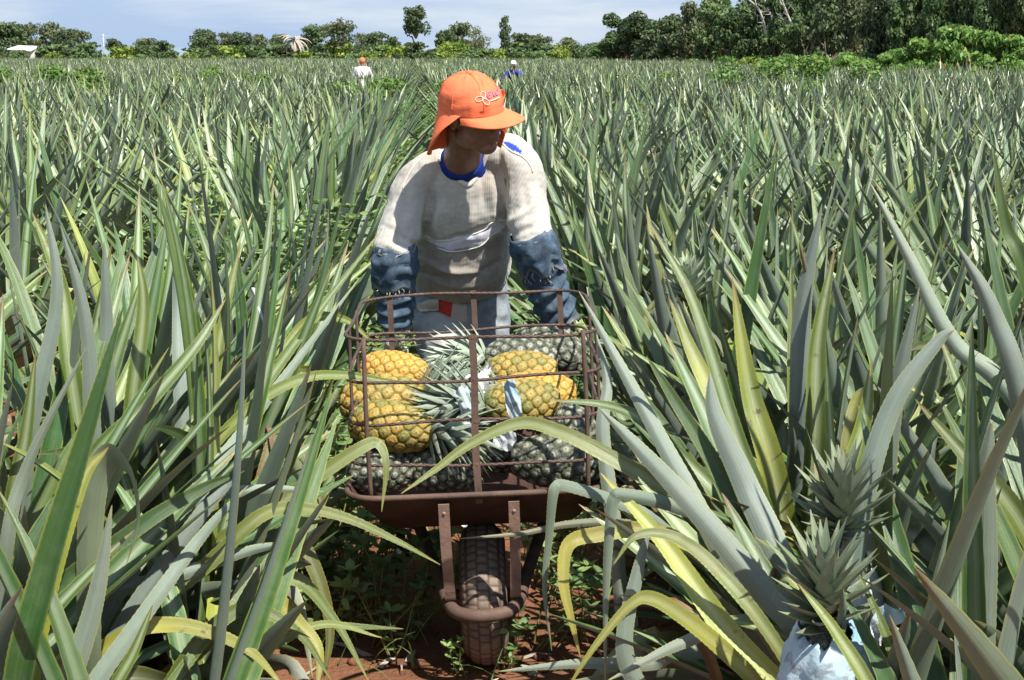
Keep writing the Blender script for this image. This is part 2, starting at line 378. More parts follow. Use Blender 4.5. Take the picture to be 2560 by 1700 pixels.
def cloth_material(name, attr_col=True, weave=420.0, rib=0.0, col=(0.5, 0.5, 0.5), rough=0.9):
    t = NT(name)
    if attr_col:
        a = t.n('ShaderNodeAttribute', attribute_name='tint'); base = a.outputs['Color']
    else: base = t.mix(0.0, col, col)
    o = t.objco(); f = t.noise(9.0, 7, 0.65, o); g = t.noise(70.0, 4, 0.6, o)
    c = t.mix(1.0, base, t.ramp(f, [(0.25, (0.86, 0.85, 0.83)), (0.75, (1.08, 1.08, 1.08))]), 'MULTIPLY')
    c = t.mix(1.0, c, t.ramp(g, [(0.3, (0.90, 0.90, 0.89)), (0.7, (1.06, 1.06, 1.06))]), 'MULTIPLY')
    t.fin(c, rough, 0.15)
    t.b.inputs['Sheen Weight'].default_value = 0.15
    if rib:
        u, v, s_, _ = t.attr('lv')
        w = t.math('SINE', t.math('MULTIPLY', u, rib)); h = t.math('ADD', w, t.math('MULTIPLY', g, 2.6)); t.bump(h, 0.26, 0.003)
    else: t.bump(t.math('ADD', t.noise(weave, 2), t.math('MULTIPLY', g, 1.5)), 0.35, 0.004)
    return t.mat
M_KNIT = cloth_material('worn_knit', rib=1350.0)
M_DENIM = cloth_material('worn_denim')
M_COTTON = cloth_material('cotton')
def denim_blue():
    t = NT('denim_sleeve'); o = t.objco(); f = t.noise(15.0, 7, 0.68, o); g = t.noise(90.0, 5, 0.65, o)
    fr, _, _, _ = t.attr('tint')
    c = t.ramp(f, [(0.34, (0.012, 0.024, 0.045)), (0.52, (0.05, 0.085, 0.13)), (0.68, (0.16, 0.22, 0.28))])
    c = t.mix(t.math('MULTIPLY', g, 0.4), c, (0.16, 0.20, 0.24)); c = t.mix(fr, c, (0.34, 0.34, 0.33))
    t.fin(c, 0.95, 0.1); t.bump(t.math('ADD', g, t.noise(500.0, 2)), 0.4, 0.004); return t.mat
M_SLEEVE = denim_blue()
M_ORANGE = simple('orange_cap_cloth', (0.90, 0.205, 0.090), 0.85, 0.08, 14.0, spec=0.2, bump=0.25, bscale=220)
M_BLUE = simple('blue_cotton', (0.016, 0.036, 0.20), 0.9, 0.2, 14.0, spec=0.1, bump=0.3, bscale=200)
M_GLOVE = simple('grey_cotton_glove', (0.42, 0.39, 0.36), 0.95, 0.25, 20.0, spec=0.1, bump=0.5, bscale=260)
M_BOOT = simple('dusty_black_boot', (0.06, 0.045, 0.036), 0.8, 0.3, 16.0)
M_PAPERMAT = None
def paper_material():
    t = NT('newsprint'); o = t.objco(); k, _, _, _ = t.attr('tint')
    f = t.noise(26.0, 5, 0.6, o, 0.8); b = t.noise(7.0, 3, 0.5, o)
    c = t.mix(k, (0.60, 0.60, 0.57), t.ramp(b, [(0.38, (0.16, 0.36, 0.48)), (0.66, (0.50, 0.60, 0.64))]))
    c = t.mix(t.math('MULTIPLY_ADD', f, 9.0, -4.7, clamp=True), c, (0.22, 0.25, 0.28))
    t.fin(c, 0.85, 0.2); t.bump(t.noise(30.0, 4, 0.6, o), 0.5, 0.01); return t.mat
M_PAPER = paper_material()
M_LOGO = simple('white_print', (0.92, 0.72, 0.60), 0.8, 0.05)
M_TEXT = simple('violet_print', (0.40, 0.16, 0.48), 0.8, 0.08)
M_RED = simple('red_patch_cloth', (0.62, 0.055, 0.045), 0.9, 0.1, 20.0, bump=0.3)
M_WHITE = simple('white_roof_sheet', (0.78, 0.78, 0.78), 0.5, 0.06)
M_WALL = simple('plaster', (0.50, 0.46, 0.40), 0.9, 0.1)
M_WOOD = simple('grey_wood', (0.36, 0.33, 0.29), 0.9, 0.2)
M_EYE = simple('eye_white', (0.6, 0.57, 0.52), 0.3, 0.05)
M_FLOWER = simple('red_bract', (0.50, 0.12, 0.05), 0.6, 0.2)
# ---------------------------------------------------------------- leaves and plants
def ribbon(mb, C, N, w, fold=0.35, thick=0.004, m=5, ye=0.0, rn=0.5, br=0.0, teeth=0.0, v0=0.0, mi=0):
    """a closed strap leaf: upper face and under face, channelled across; N points out of its upper face"""
    C = np.asarray(C, float); n = len(C)
    T = nrm(np.gradient(C, axis=0)); N = np.broadcast_to(np.asarray(N, float), (n, 3))
    Sd = nrm(np.cross(T, N)); N2 = nrm(np.cross(Sd, T))
    j = np.linspace(-1, 1, m); wj = np.asarray(w)[:, None]*0.5*np.ones((1, m))
    if teeth:
        z = (np.arange(n) % 2)*teeth; wj[:, 0] += z*np.minimum(1, wj[:, 0]/0.01); wj[:, -1] += z*np.minimum(1, wj[:, -1]/0.01)
    a = np.abs(j)**1.25
    P = C[:, None]+Sd[:, None]*(wj*j*(1-0.25*fold))[..., None]+N2[:, None]*(wj*fold*a)[..., None]
    off = (thick*0.5*(1-j**2)+0.0002)[None, :, None]*np.minimum(1, np.asarray(w)/0.02)[:, None, None]
    top = (P+N2[:, None]*off).reshape(-1, 3); bot = (P-N2[:, None]*off).reshape(-1, 3)
    v = v0+(1-v0)*np.linspace(0, 1, n); U, V = np.meshgrid((j+1)/2, v)
    f = grid_faces(n, m)
    for pts, side, q in ((top, 0.0, f), (bot, 1.0, f[:, ::-1])):
        mb.add(pts, q, lv=np.stack([U, V, np.full_like(U, side)], -1).reshape(-1, 3), ti=(ye, rn, br), m=mi)
def wprofile(v, W0):
    return W0*np.minimum(1.0, 0.74+0.9*v)*np.clip(1-np.clip(v, 0, 1)**2.1, 0, 1)**0.85+0.0012
def rot_about(v, ax, ang):
    c, s = math.cos(ang), math.sin(ang); return v*c+np.cross(ax, v)*s+ax*(np.sum(ax*v, -1, keepdims=True))*(1-c)

def plant_leaves(mb, rng, n=34, L=0.95, segs=10, m=5, width=0.056, origin=(0, 0, 0), ok=None, yellow=1.0, droop=0.10, teeth=0.0, outer=64, tilt=(0, 0)):
    o = np.array(origin, float); az0 = rng.uniform(0, 6.28)
    for i in range(n):
        t = (i+0.5)/n; az = az0+i*2.39996+rng.normal(0, 0.16)
        lean = R(outer*(1-t)**0.8+7)+rng.normal(0, 0.10)
        ln0 = L*(0.70+0.44*math.sin(math.pi*(0.08+0.80*t)))*rng.uniform(0.82, 1.10)
        bend = R(rng.uniform(4, 44)*(1.2-t)); kink = rng.random() < droop*(1.4-t)
        kp = rng.uniform(0.45, 0.8); kb = R(rng.uniform(60, 130))
        s = np.linspace(0, 1, segs+1)
        th = lean+bend*s**1.7
        if kink: th = th+kb/(1+np.exp(-(s-kp)*18))
        d = np.stack([np.sin(th)*math.cos(az), np.sin(th)*math.sin(az), np.cos(th)], -1)
        side = np.array((-math.sin(az), math.cos(az), 0))
        d = d+side*(rng.normal(0, 0.07)*s)[:, None]+np.array((tilt[0], tilt[1], 0))
        d = nrm(d)
        b = np.array((math.cos(az)*0.025, math.sin(az)*0.025, 0.03+0.16*t))
        good = False
        for cut in (1.0, 0.78, 0.6, 0.45):
            step = ln0*cut/segs
            C = o+b+np.vstack([np.zeros(3), np.cumsum((d[:-1]+d[1:])/2*step, 0)])
            C[:, 2] = np.maximum(C[:, 2], 0.015)
            if ok is None or ok(C): good = True; break
        if not good: continue
        N = nrm(np.cross(np.cross(d, np.array((math.cos(az), math.sin(az), 0.001))), d))*-1.0
        N = rot_about(N, d, rng.normal(0, 0.42))
        ye = min(1, rng.beta(0.5, 3.6)*yellow*(1.3-0.6*t)+(0.5 if kink and rng.random() < 0.6 else 0)); br = 0.7 if (t < 0.22 and rng.random() < 0.35) else (0.25 if kink else 0.0)
        ribbon(mb, C, N, wprofile(s, width*rng.uniform(0.82, 1.12)*(0.8+0.25*math.sin(math.pi*min(1, t+0.15)))), fold=rng.uniform(0.2, 0.42), m=m, ye=ye, rn=rng.random(), br=br, teeth=teeth)
def crown_leaves(mb, rng, base, axis, n=46, L=0.12, width=0.021, spread=1.0, mi=0, ref=None, bias=(0, 0, 0), stack=0.075):
    axis = nrm(np.array(axis, float)); a = np.array((0, 0, 1.0)) if abs(axis[2]) < 0.9 else np.array((1.0, 0, 0))
    e1 = nrm(np.cross(axis, a)); e2 = np.cross(axis, e1); base = np.array(base, float)
    for i in range(n):
        t = (i+0.5)/n; az = i*2.39996; th0 = R(82*(1-t)**0.75+5)*spread
        ln = L*(0.55+0.75*math.sin(math.pi*(0.1+0.7*t)))*rng.uniform(0.85, 1.1); s = np.linspace(0, 1, 7)
        th = th0-0.35*(s)*(1-t)+0.12*s
        rd = e1*math.cos(az)+e2*math.sin(az)
        d = nrm(np.sin(th)[:, None]*rd+np.cos(th)[:, None]*axis+np.array(bias)*s[:, None])
        C = base+axis*(stack*t*L/0.12)+rd*0.012*(1-t)+np.vstack([np.zeros(3), np.cumsum(d[1:]*ln/6, 0)])
        N = nrm(np.cross(np.cross(d, rd+1e-4), d))*-1
        ribbon(mb, C, N, width*np.clip(1-s**1.5, 0.04, 1)*(1.0+0.1*(1-s)), fold=0.45, thick=0.003, m=3, ye=rng.beta(1, 6), rn=rng.random(), mi=mi)

HEAD = R(3.8)                                            # the rows run a little to the left of straight ahead
def row_pt(lat, along):
    """lat: across the rows from the path's middle; along: distance from the camera's feet"""
    return np.array((-0.02+lat*math.cos(HEAD)-(along-3.6)*math.sin(HEAD)*1.0, along+lat*math.sin(HEAD)*0.0, 0))
KEEP = [(812, 470), (900, 330), (985, 150), (1200, 150), (1275, 350), (1310, 560), (1370, 660), (1365, 1110), (1260, 1190), (1245, 1580), (720, 1580), (720, 1290), (850, 1200), (825, 1120), (770, 800)]
def clear_of_subject(C):
    x, y = proj(C)
    front = C[:, 1] < 4.35
    if np.any(front & inpoly(x, y, KEEP)): return False
    bx = np.abs(C[:, 0]+0.07) < 0.33
    if np.any(bx & (C[:, 1] > 3.35) & (C[:, 1] < 4.5) & (C[:, 2] > 0.2) & (C[:, 2] < 1.0)): return False
    if np.any((np.abs(C[:, 0]+0.12) < 0.34) & (C[:, 1] > 4.5) & (C[:, 1] < 5.35)): return False
    if np.any((C[:, 1] < 2.05) & (C[:, 2] > 0.3)): return False
    if np.any((C[:, 1] < 2.6) & ((x > 60) & (x < 2200)) & (y < 1250)): return False
    if np.any((C[:, 1] < 2.7) & (x > 330) & (x < 820) & (y > 1050)): return False
    if np.any((C[:, 1] < 2.75) & (x > 1250) & (x < 1880) & (y > 930)): return False
    if np.any((C[:, 1] < 3.2) & (x > 1480) & (x < 1960) & (y > 480) & (y < 1050)): return False
    if np.any((C[:, 1] < 3.3) & (x > 30) & (x < 340) & (y > 450) & (y < 900)): return False
    return True
def ordinal(n):
    names = ['', 'first', 'second', 'third', 'fourth', 'fifth', 'sixth', 'seventh', 'eighth', 'ninth', 'tenth', 'eleventh', 'twelfth', 'thirteenth', 'fourteenth', 'fifteenth', 'sixteenth', 'seventeenth', 'eighteenth', 'nineteenth', 'twentieth']
    if n < len(names): return names[n]
    t = {2: 'twenty', 3: 'thirty', 4: 'forty', 5: 'fifty'}[n//10]
    return (t+'-'+names[n % 10]) if n % 10 else {2: 'twentieth', 3: 'thirtieth', 4: 'fortieth', 5: 'fiftieth'}[n//10]
PLG = 'pineapple plants growing in rows across the field'
rngP = np.random.default_rng(11)
var_mid = []
for k in range(9):
    mb = MB(); plant_leaves(mb, np.random.default_rng(100+k), n=29, L=1.0, segs=9, m=5, width=0.086, outer=66, droop=0.05); var_mid.append(mb.mesh('pineapple_leaves', M_LEAF))
var_far = []
for k in range(6):
    mb = MB(); plant_leaves(mb, np.random.default_rng(200+k), n=22, L=0.99, segs=5, m=3, width=0.092, outer=64, droop=0.02); var_far.append(mb.mesh('far_pineapple_leaves', M_LEAF))
LATS = {}
for k in range(60):
    c = 1.42*k
    LATS[('right', 2*k)] = 0.66+c; LATS[('right', 2*k+1)] = 1.16+c
    LATS[('left', 2*k)] = -0.70-c; LATS[('left', 2*k+1)] = -1.20-c
spots = []; far_spots = []
def border_x(Y):                                          # right edge of the field, along the forest
    return 23.5-(Y-55)*0.165 if Y > 30 else 60
for (side, r), lat in LATS.items():
    Y = 2.0+rngP.uniform(0, 0.3); n = 0
    while Y < 172:
        step = 0.33 if Y < 50 else (0.55 if Y < 100 else 0.85)
        Y += step*rngP.uniform(0.8, 1.2)
        p = row_pt(lat+rngP.normal(0, 0.06), Y)
        if p[0] > border_x(Y): continue
        hw = 0.345*Y+0.9
        if abs(p[0]) > 0.52*Y+2.5: continue
        if any(abs(p[0]-wx) < 0.65 and wy-6 < Y < wy+0.7 for wx, wy in ((-4.70, 47.0), (0.05, 45.0))): continue
        if r == 0 and side == 'right' and 4.55 < Y < 5.2: p[0] += 0.06
        if side == 'left' and r in (1, 2, 3) and 5.4 < Y < 7.4 and rngP.random() < 0.5: continue
        if r > 0 and Y < 1.9: continue
        if abs(p[0]) > hw: far_spots.append(p); continue
        n += 1
        spots.append((math.hypot(p[0], p[1]), p, side, r, n))
spots.sort(key=lambda s: s[0])
N_IND = 290
hero_plants = {}
for i, (d, p, side, r, n) in enumerate(spots[:N_IND]):
    lab = f"grey-green pineapple plant, {ordinal(n)} from the camera in the {ordinal(r+1)} row {side} of the path"
    t = thing('pineapple_plant', lab, 'pineapple plant', p, PLG, 0.0 if d < 6.2 else rngP.uniform(0, 6.28))
    rg = np.random.default_rng(5000+i)
    if d < 6.2:
        mb = MB(); off = np.array(p)
        ok = (lambda C, off=off: clear_of_subject(C+off))
        plant_leaves(mb, rg, n=30, L=rg.uniform(0.92, 1.06), segs=34 if d < 4.5 else 16, m=7 if d < 4.5 else 5, width=0.080, ok=ok, yellow=0.95, droop=0.09, tilt=(((0.62, 0.45, 0.2)[r] if side == 'left' else (-0.34, -0.24, -0.1)[r]) if r < 3 else 0.0, 0.0), teeth=0.0010 if d < 4.5 else 0, outer=62)
        if mb.n: mb.obj('leaves', M_LEAF, t)
        else: bpy.data.objects.remove(t); continue
        hero_plants[(side, r, n)] = t
    else:
        link('leaves', var_mid[rg.integers(len(var_mid))], t); s = rg.uniform(0.88, 1.12); t.scale = (s, s, s*rg.uniform(0.95, 1.08))
# the rest of the field: one object, geometry nodes set plants on its points
pts = [p for _, p, *_ in spots[N_IND:]]+far_spots
me = bpy.data.meshes.new('pineapple_field'); me.vertices.add(len(pts)); me.vertices.foreach_set('co', np.array(pts, np.float32).ravel())
a = me.attributes.new('rz', 'FLOAT_VECTOR', 'POINT'); rv = np.zeros((len(pts), 3), np.float32); rv[:, 2] = rngP.uniform(0, 6.28, len(pts)); rv[:, 0] = rngP.normal(0, 0.06, len(pts)); a.data.foreach_set('vector', rv.ravel())
a = me.attributes.new('sc', 'FLOAT', 'POINT'); dd = np.array([np.hypot(p[0], p[1]) for p in pts]); a.data.foreach_set('value', (rngP.uniform(0.86, 1.12, len(pts))*np.where(dd > 100, 1.12, 1.0)).astype(np.float32))
a = me.attributes.new('pick', 'INT', 'POINT'); a.data.foreach_set('value', rngP.integers(0, 6, len(pts)).astype(np.int32))
fld = tag(link('pineapple_field', me), 'dense rows of grey-green pineapple plants reaching back to the tree line', 'pineapple crop', kind='stuff')
src = bpy.data.collections.new('far_plants')
for m_ in var_far: src.objects.link(bpy.data.objects.new('far_plant', m_))
ng = bpy.data.node_groups.new('plant_field', 'GeometryNodeTree')
ng.interface.new_socket('Geometry', in_out='INPUT', socket_type='NodeSocketGeometry'); ng.interface.new_socket('Geometry', in_out='OUTPUT', socket_type='NodeSocketGeometry')
gi = ng.nodes.new('NodeGroupInput'); go = ng.nodes.new('NodeGroupOutput'); ip = ng.nodes.new('GeometryNodeInstanceOnPoints'); ci = ng.nodes.new('GeometryNodeCollectionInfo')
ci.inputs['Collection'].default_value = src; ci.inputs['Separate Children'].default_value = True; ci.inputs['Reset Children'].default_value = True
def nattr(nm, ty):
    x = ng.nodes.new('GeometryNodeInputNamedAttribute'); x.data_type = ty; x.inputs[0].default_value = nm; return x.outputs[0]
ip.inputs['Pick Instance'].default_value = True
er = ng.nodes.new('FunctionNodeEulerToRotation'); ng.links.new(nattr('rz', 'FLOAT_VECTOR'), er.inputs[0])
ng.links.new(gi.outputs[0], ip.inputs['Points']); ng.links.new(ci.outputs[0], ip.inputs['Instance']); ng.links.new(nattr('pick', 'INT'), ip.inputs['Instance Index'])
ng.links.new(er.outputs[0], ip.inputs['Rotation']); ng.links.new(nattr('sc', 'FLOAT'), ip.inputs['Scale']); ng.links.new(ip.outputs[0], go.inputs[0])
md = fld.modifiers.new('plants', 'NODES'); md.node_group = ng
print('plants', len(spots), 'stuff', len(pts))
# ---------------------------------------------------------------- ground, hills, trees
def ground_z(x, y):
    return 0.025*mnoise.noise(Vector((x*1.7, y*1.7, 0)))+0.012*mnoise.noise(Vector((x*6, y*6, 3)))
xs = np.concatenate([[-6000, -600, -100, -20, -6], np.linspace(-3, 3, 121), [6, 20, 100, 600, 6000]])
ys = np.concatenate([[-300, -20, -3, 0.5], np.linspace(1.5, 9, 151), [14, 30, 80, 200, 700, 6000]])
X, Y = np.meshgrid(xs, ys); Z = np.zeros_like(X)
for i in range(X.shape[0]):
    for j in range(X.shape[1]):
        if abs(X[i, j]) < 3.2 and 1.4 < Y[i, j] < 9.2:
            f = min(1, 3.2-abs(X[i, j]), (9.2-Y[i, j]), Y[i, j]-1.4); Z[i, j] = ground_z(X[i, j], Y[i, j])*max(0, f)
mb = MB(); mb.add(np.stack([X, Y, Z], -1).reshape(-1, 3), grid_faces(len(ys), len(xs)))
tag(mb.obj('ground', M_SOIL), kind='structure')
def grass_ground():
    t = NT('rough_pasture'); f = t.noise(0.12, 6, 0.65); g = t.noise(1.4, 5, 0.7)
    c = t.ramp(f, [(0.3, (0.075, 0.125, 0.022)), (0.7, (0.19, 0.24, 0.05))]); c = t.mix(t.math('MULTIPLY', g, 0.4), c, (0.24, 0.25, 0.08))
    t.fin(c, 0.95, 0.1); t.bump(g, 0.6, 0.3); return t.mat
mb = MB(); yy = [173, 230, 330, 800]
mb.add([(-3000, 173, 0.35), (3000, 173, 0.35), (-3000, 420, 0.9), (3000, 420, 0.9), (-3000, 5600, 1.2), (3000, 5600, 1.2)], [(0, 1, 3, 2), (2, 3, 5, 4)])
tag(mb.obj('pasture', grass_ground()), kind='structure')
hm = simple('hazy_far_hill', (0.19, 0.26, 0.31), 1.0, 0.12, 0.004)  # distance haze is put into the blue-grey hill colour
mb = MB(); n = 60; hx = np.linspace(-2600, 2600, n)
hz = np.array([20+38*mnoise.noise(Vector((x*0.0011+5.3, 1.7, 0)))+9*mnoise.noise(Vector((x*0.006, 0, 0))) for x in hx])
V = []; prof = [(0, 0.0), (250, 0.6), (500, 1.0), (900, 0.7), (1300, 0.0)]
for dy, f in prof: V.append(np.stack([hx, np.full(n, 4200.0+dy), hz*f], -1))
mb.add(np.array(V).reshape(-1, 3), grid_faces(len(prof), n)); tag(mb.obj('hills', hm), kind='structure')

def cards(mb, rng, c, r, n, size, k0=0.5, shell=0.55, flat=1.0, aspect=1.7, up=0.25):
    """n small folded leaf blades through an ellipsoid"""
    c = np.asarray(c, float); r = np.broadcast_to(np.asarray(r, float), 3)
    d = nrm(rng.normal(size=(n, 3))); rad = (shell+(1-shell)*rng.random(n)**0.7)
    P = c+d*r*rad[:, None]
    nrmv = nrm(d*0.8+rng.normal(size=(n, 3))*0.75+np.array((0, 0, up)))
    a = nrm(np.cross(nrmv, rng.normal(size=(n, 3)))); b = np.cross(nrmv, a)
    s = size*rng.uniform(0.6, 1.35, n)[:, None]
    V = np.stack([P-a*s*aspect*0.5, P-b*s*0.42+nrmv*s*0.12, P+a*s*aspect*0.5, P+b*s*0.42+nrmv*s*0.12], 1).reshape(-1, 3)
    i = np.arange(n)*4; q = np.stack([i, i+1, i+2, i+3], 1)
    ti = np.stack([np.clip(k0+rng.normal(0, 0.2, n), 0, 1), rng.random(n), (rng.random(n) < 0.06)*1.0], 1)
    mb.add(V, q, ti=np.repeat(ti, 4, 0))
def limb(mb, rng, p, d, L, r, depth, tips, kids=3, bend=0.35):
    d = np.array(d, float); P = [np.array(p, float)]; n = 5
    for k in range(n):
        d = nrm(d+rng.normal(0, bend*0.35, 3)+np.array((0, 0, 0.06))); P.append(P[-1]+d*L/n)
    tube(mb, P, np.linspace(r, r*0.55, n+1), 6)
    if depth == 0: tips.append(P[-1]); return
    for k in range(kids):
        az = rng.uniform(0, 6.28); e = np.array((math.cos(az), math.sin(az), rng.uniform(0.1, 0.9)))
        st = P[-1] if k else P[-2]; limb(mb, rng, st, nrm(d*0.7+e*0.9), L*rng.uniform(0.6, 0.85), r*0.55, depth-1, tips, kids, bend)
def make_tree(seed, h, w, leaf=0.3, n=3000, trunk=0.28, style='round', lean=0.0, dens=1.0):
    rng = np.random.default_rng(seed); tb = MB(); cb = MB(); tips = []
    th = h*trunk
    limb(tb, rng, (0, 0, 0), (lean, 0, 1), th, max(0.06, h*0.022), 0, [])
    top = np.array((lean*th, 0, th)); base_r = h*0.016
    for k in range(5):
        az = k*1.26+rng.uniform(-0.4, 0.4)
        limb(tb, rng, top-np.array((0, 0, 0.04*h)), nrm((math.cos(az)*w/h*0.9, math.sin(az)*w/h*0.9, 0.75)), h*0.30, base_r, 1, tips, 2)
    lob = []
    if style == 'column':
        for k in range(9): lob.append(((rng.normal(0, w*0.1), rng.normal(0, w*0.1), h*(0.16+0.8*k/8)), (w*0.36*(1-0.3*k/8), w*0.36*(1-0.3*k/8), h*0.1)))
    elif style == 'dense':
        for k in range(17):
            z = rng.uniform(0.16, 0.9); s = (1-abs(z-0.42)*0.8); az = rng.uniform(0, 6.28); q = rng.uniform(0.25, 1)*0.36*w*s
            lob.append(((math.cos(az)*q, math.sin(az)*q, z*h), (w*rng.uniform(0.15, 0.24), w*rng.uniform(0.15, 0.24), h*rng.uniform(0.09, 0.14))))
    else:
        for k in range(19):
            z = rng.uniform(0.26, 0.92) if style == 'round' else rng.uniform(0.6, 0.92); s = math.sqrt(max(0.1, 1-((z-0.55)/0.48)**2)); az = rng.uniform(0, 6.28); q = rng.uniform(0.2, 1)*0.36*w*s
            lob.append(((lean*h*0.8+math.cos(az)*q, math.sin(az)*q, z*h), (w*rng.uniform(0.15, 0.25), w*rng.uniform(0.15, 0.25), h*rng.uniform(0.08, 0.15))))
    for t_ in tips: lob.append((t_, (w*0.10, w*0.10, h*0.05)))
    vol = [np.prod(r)**0.67 for _, r in lob]; sv = sum(vol)
    for (c, r), v_ in zip(lob, vol): cards(cb, rng, c, r, max(8, int(n*v_/sv)), leaf, k0=rng.uniform(0.15, 0.8), shell=0.35)
    return tb.mesh('trunk', M_BARK), cb
def place_tree(name, label, cat, group, meshes, loc, s=1.0, rz=0.0, sx=1.0):
    t = thing(name, label, cat, loc, group, rz); t.scale = (s*sx, s*sx, s)
    link('trunk', meshes[0], t); link('crown', meshes[1], t); return t
def tree_var(seed, mat, **k):
    tr, cb = make_tree(seed, **k); return tr, cb.mesh('crown', mat)
FT = 'trees along the far edge of the field'
rngT = np.random.default_rng(5)
V_round = [tree_var(10+k, M_TREE_A, h=8, w=8, leaf=0.42, n=2600) for k in range(3)]
V_olive = [tree_var(20+k, M_TREE_B, h=8, w=8, leaf=0.40, n=2100) for k in range(3)]
V_dense = [tree_var(30+k, M_TREE_A, h=6, w=7, leaf=0.42, n=2600, trunk=0.15, style='dense') for k in range(2)]
V_col = tree_var(40, M_TREE_A, h=8, w=4.4, leaf=0.36, n=1600, style='column')
V_tall = tree_var(41, M_TREE_A, h=11, w=6.2, leaf=0.38, n=1900, trunk=0.5, style='high', lean=0.03)
V_bare = tree_var(42, M_TREE_B, h=8, w=8, leaf=0.34, n=900)
V_open = tree_var(43, M_TREE_B, h=10, w=9, leaf=0.36, n=2300, trunk=0.4)
# (photo x, top y, crown width in photo px, kind, distance, label)
TREES = [
 (15, 50, 105, 'round', 235, 'dark leafy tree at the far left behind the white roof'),
 (62, 54, 70, 'olive', 250, 'olive-green tree rising just right of the white roof'),
 (112, 53, 85, 'olive', 240, 'broad olive tree in the left clump, between white roof and thin pole'),
 (150, 66, 70, 'round', 232, 'low dark tree under the left clump, near its right end'),
 (186, 68, 66, 'olive', 240, 'last tree at the right end of the left clump, beside the thin pole'),
 (265, 89, 56, 'round', 260, 'small round tree standing alone right of the thin pole'),
 (338, 89, 74, 'olive', 270, 'pale low tree behind the dark bush-like tree'),
 (378, 92, 62, 'dense', 212, 'dark dense bush-like tree with no visible trunk, on its own'),
 (470, 67, 94, 'round', 232, 'dark flat-topped tree with a clear trunk, left of the dead palm'),
 (516, 77, 50, 'olive', 250, 'small pale tree leaning out of the flat-topped dark tree'),
 (556, 72, 70, 'round', 228, 'feathery dark tree midway between flat-topped tree and dead palm'),
 (600, 80, 62, 'olive', 246, 'thin-leaved olive tree right of the feathery tree'),
 (646, 80, 60, 'olive', 250, 'pale brownish tree just left of the dead palm'),
 (722, 55, 84, 'round', 226, 'dark round tree between dead palm and the big branching tree'),
 (780, 33, 104, 'open', 214, 'biggest branching tree of the far edge, pale trunk showing, above the white-shirted worker'),
 (832, 78, 44, 'olive', 250, 'small pale tree in the gap right of the big branching tree'),
 (866, 72, 70, 'round', 236, 'dark tree with a pointed top, left of the tall slender tree'),
 (905, 85, 56, 'round', 240, 'low dark tree at the foot of the pointed tree'),
 (959, 14, 72, 'tall', 222, 'tall slender tree towering over the far edge with a high crown'),
 (962, 95, 74, 'dense', 216, 'dark low thicket-like tree at the foot of the tall slender tree'),
 (1026, 68, 66, 'round', 230, 'green rounded tree right of the tall slender tree'),
 (1062, 54, 88, 'olive', 240, 'broad pale-topped tree between tall slender tree and narrow column tree'),
 (1106, 62, 60, 'bare', 236, 'sparse half-bare tree left of the narrow column tree'),
 (1165, 43, 36, 'col', 224, 'narrow column-shaped tree above the worker in blue'),
 (1205, 76, 66, 'round', 260, 'rounded dark tree right of the narrow column tree'),
 (1246, 80, 74, 'olive', 270, 'olive tree midway between column tree and forest'),
 (1312, 87, 64, 'olive', 250, 'round olive tree standing out before the forest edge'),
 (1366, 98, 60, 'round', 240, 'low tree half hidden by the forest edge'),
]
KINDV = {'round': (V_round, 8, 8), 'olive': (V_olive, 8, 8), 'dense': (V_dense, 6, 7), 'col': ([V_col], 8, 4.4), 'tall': ([V_tall], 11, 6.2), 'bare': ([V_bare], 8, 8), 'open': ([V_open], 10, 9)}
for i, (x, ty, wpx, kd, Yd, lab) in enumerate(TREES):
    vs, h0, w0 = KINDV[kd]; p = W(x, ty, Yd); s = p[2]/(h0*0.985); wm = wpx*K/FPX*Yd
    place_tree('field_edge_tree', lab, 'tree', FT, vs[i % len(vs)], (p[0], Yd, 0), s, rngT.uniform(0, 6.28), wm/(w0*s)*1.05)
# low bushes under the far trees
V_bush = [tree_var(50+k, (M_YBUSH if k == 1 else M_TREE_C), h=3, w=5, leaf=0.36, n=900, trunk=0.1, style='dense') for k in range(3)]
wordsB = ['at the left end of the far edge', 'below the left tree clump', 'right of the thin pole', 'under the pale low tree', 'under the flat-topped tree', 'under the feathery tree', 'left of the dead palm', 'right of the dead palm', 'under the big branching tree', 'above the white-shirted worker', 'under the pointed tree', 'left of the tall slender tree', 'right of the tall slender tree', 'under the green rounded tree', 'under the broad pale-topped tree', 'under the half-bare tree', 'left of the narrow column tree', 'right of the narrow column tree', 'midway to the forest', 'under the round olive tree', 'before the forest edge', 'touching the forest edge']
bx = [40, 120, 190, 330, 440, 520, 610, 700, 745, 815, 850, 915, 1000, 1035, 1075, 1110, 1145, 1190, 1240, 1290, 1335, 1385]
for i, (x, wd) in enumerate(zip(bx, wordsB)):
    Yd = rngT.uniform(196, 212); p = W(x, (rngT.uniform(108, 122) if x > 950 else rngT.uniform(116, 128)), Yd)
    place_tree('field_edge_bush', 'low green bush '+wd, 'bush', 'low bushes at the foot of the far trees', V_bush[i % 3], (p[0], Yd, 0), max(0.4, p[2]/2.9), rngT.uniform(0, 6), rngT.uniform(0.9, 1.3))
for i in range(34):
    x = -10+i*42; Yd = rngT.uniform(213, 232)
    if abs(x-240) < 20 or abs(x-58) < 45 or 400 < x < 425: continue
    p = W(x, rngT.uniform(97, 114), Yd); k = i % 4
    vs = V_bush if k else V_round
    place_tree('field_edge_bush', f"scrubby bush filling the tree line, {ordinal(i+1)} from its left end", 'bush', 'scrub filling the far tree line', vs[i % 3], (p[0], Yd, 0), p[2]/(2.9 if k else 7.9), rngT.uniform(0, 6), rngT.uniform(1.0, 1.5))
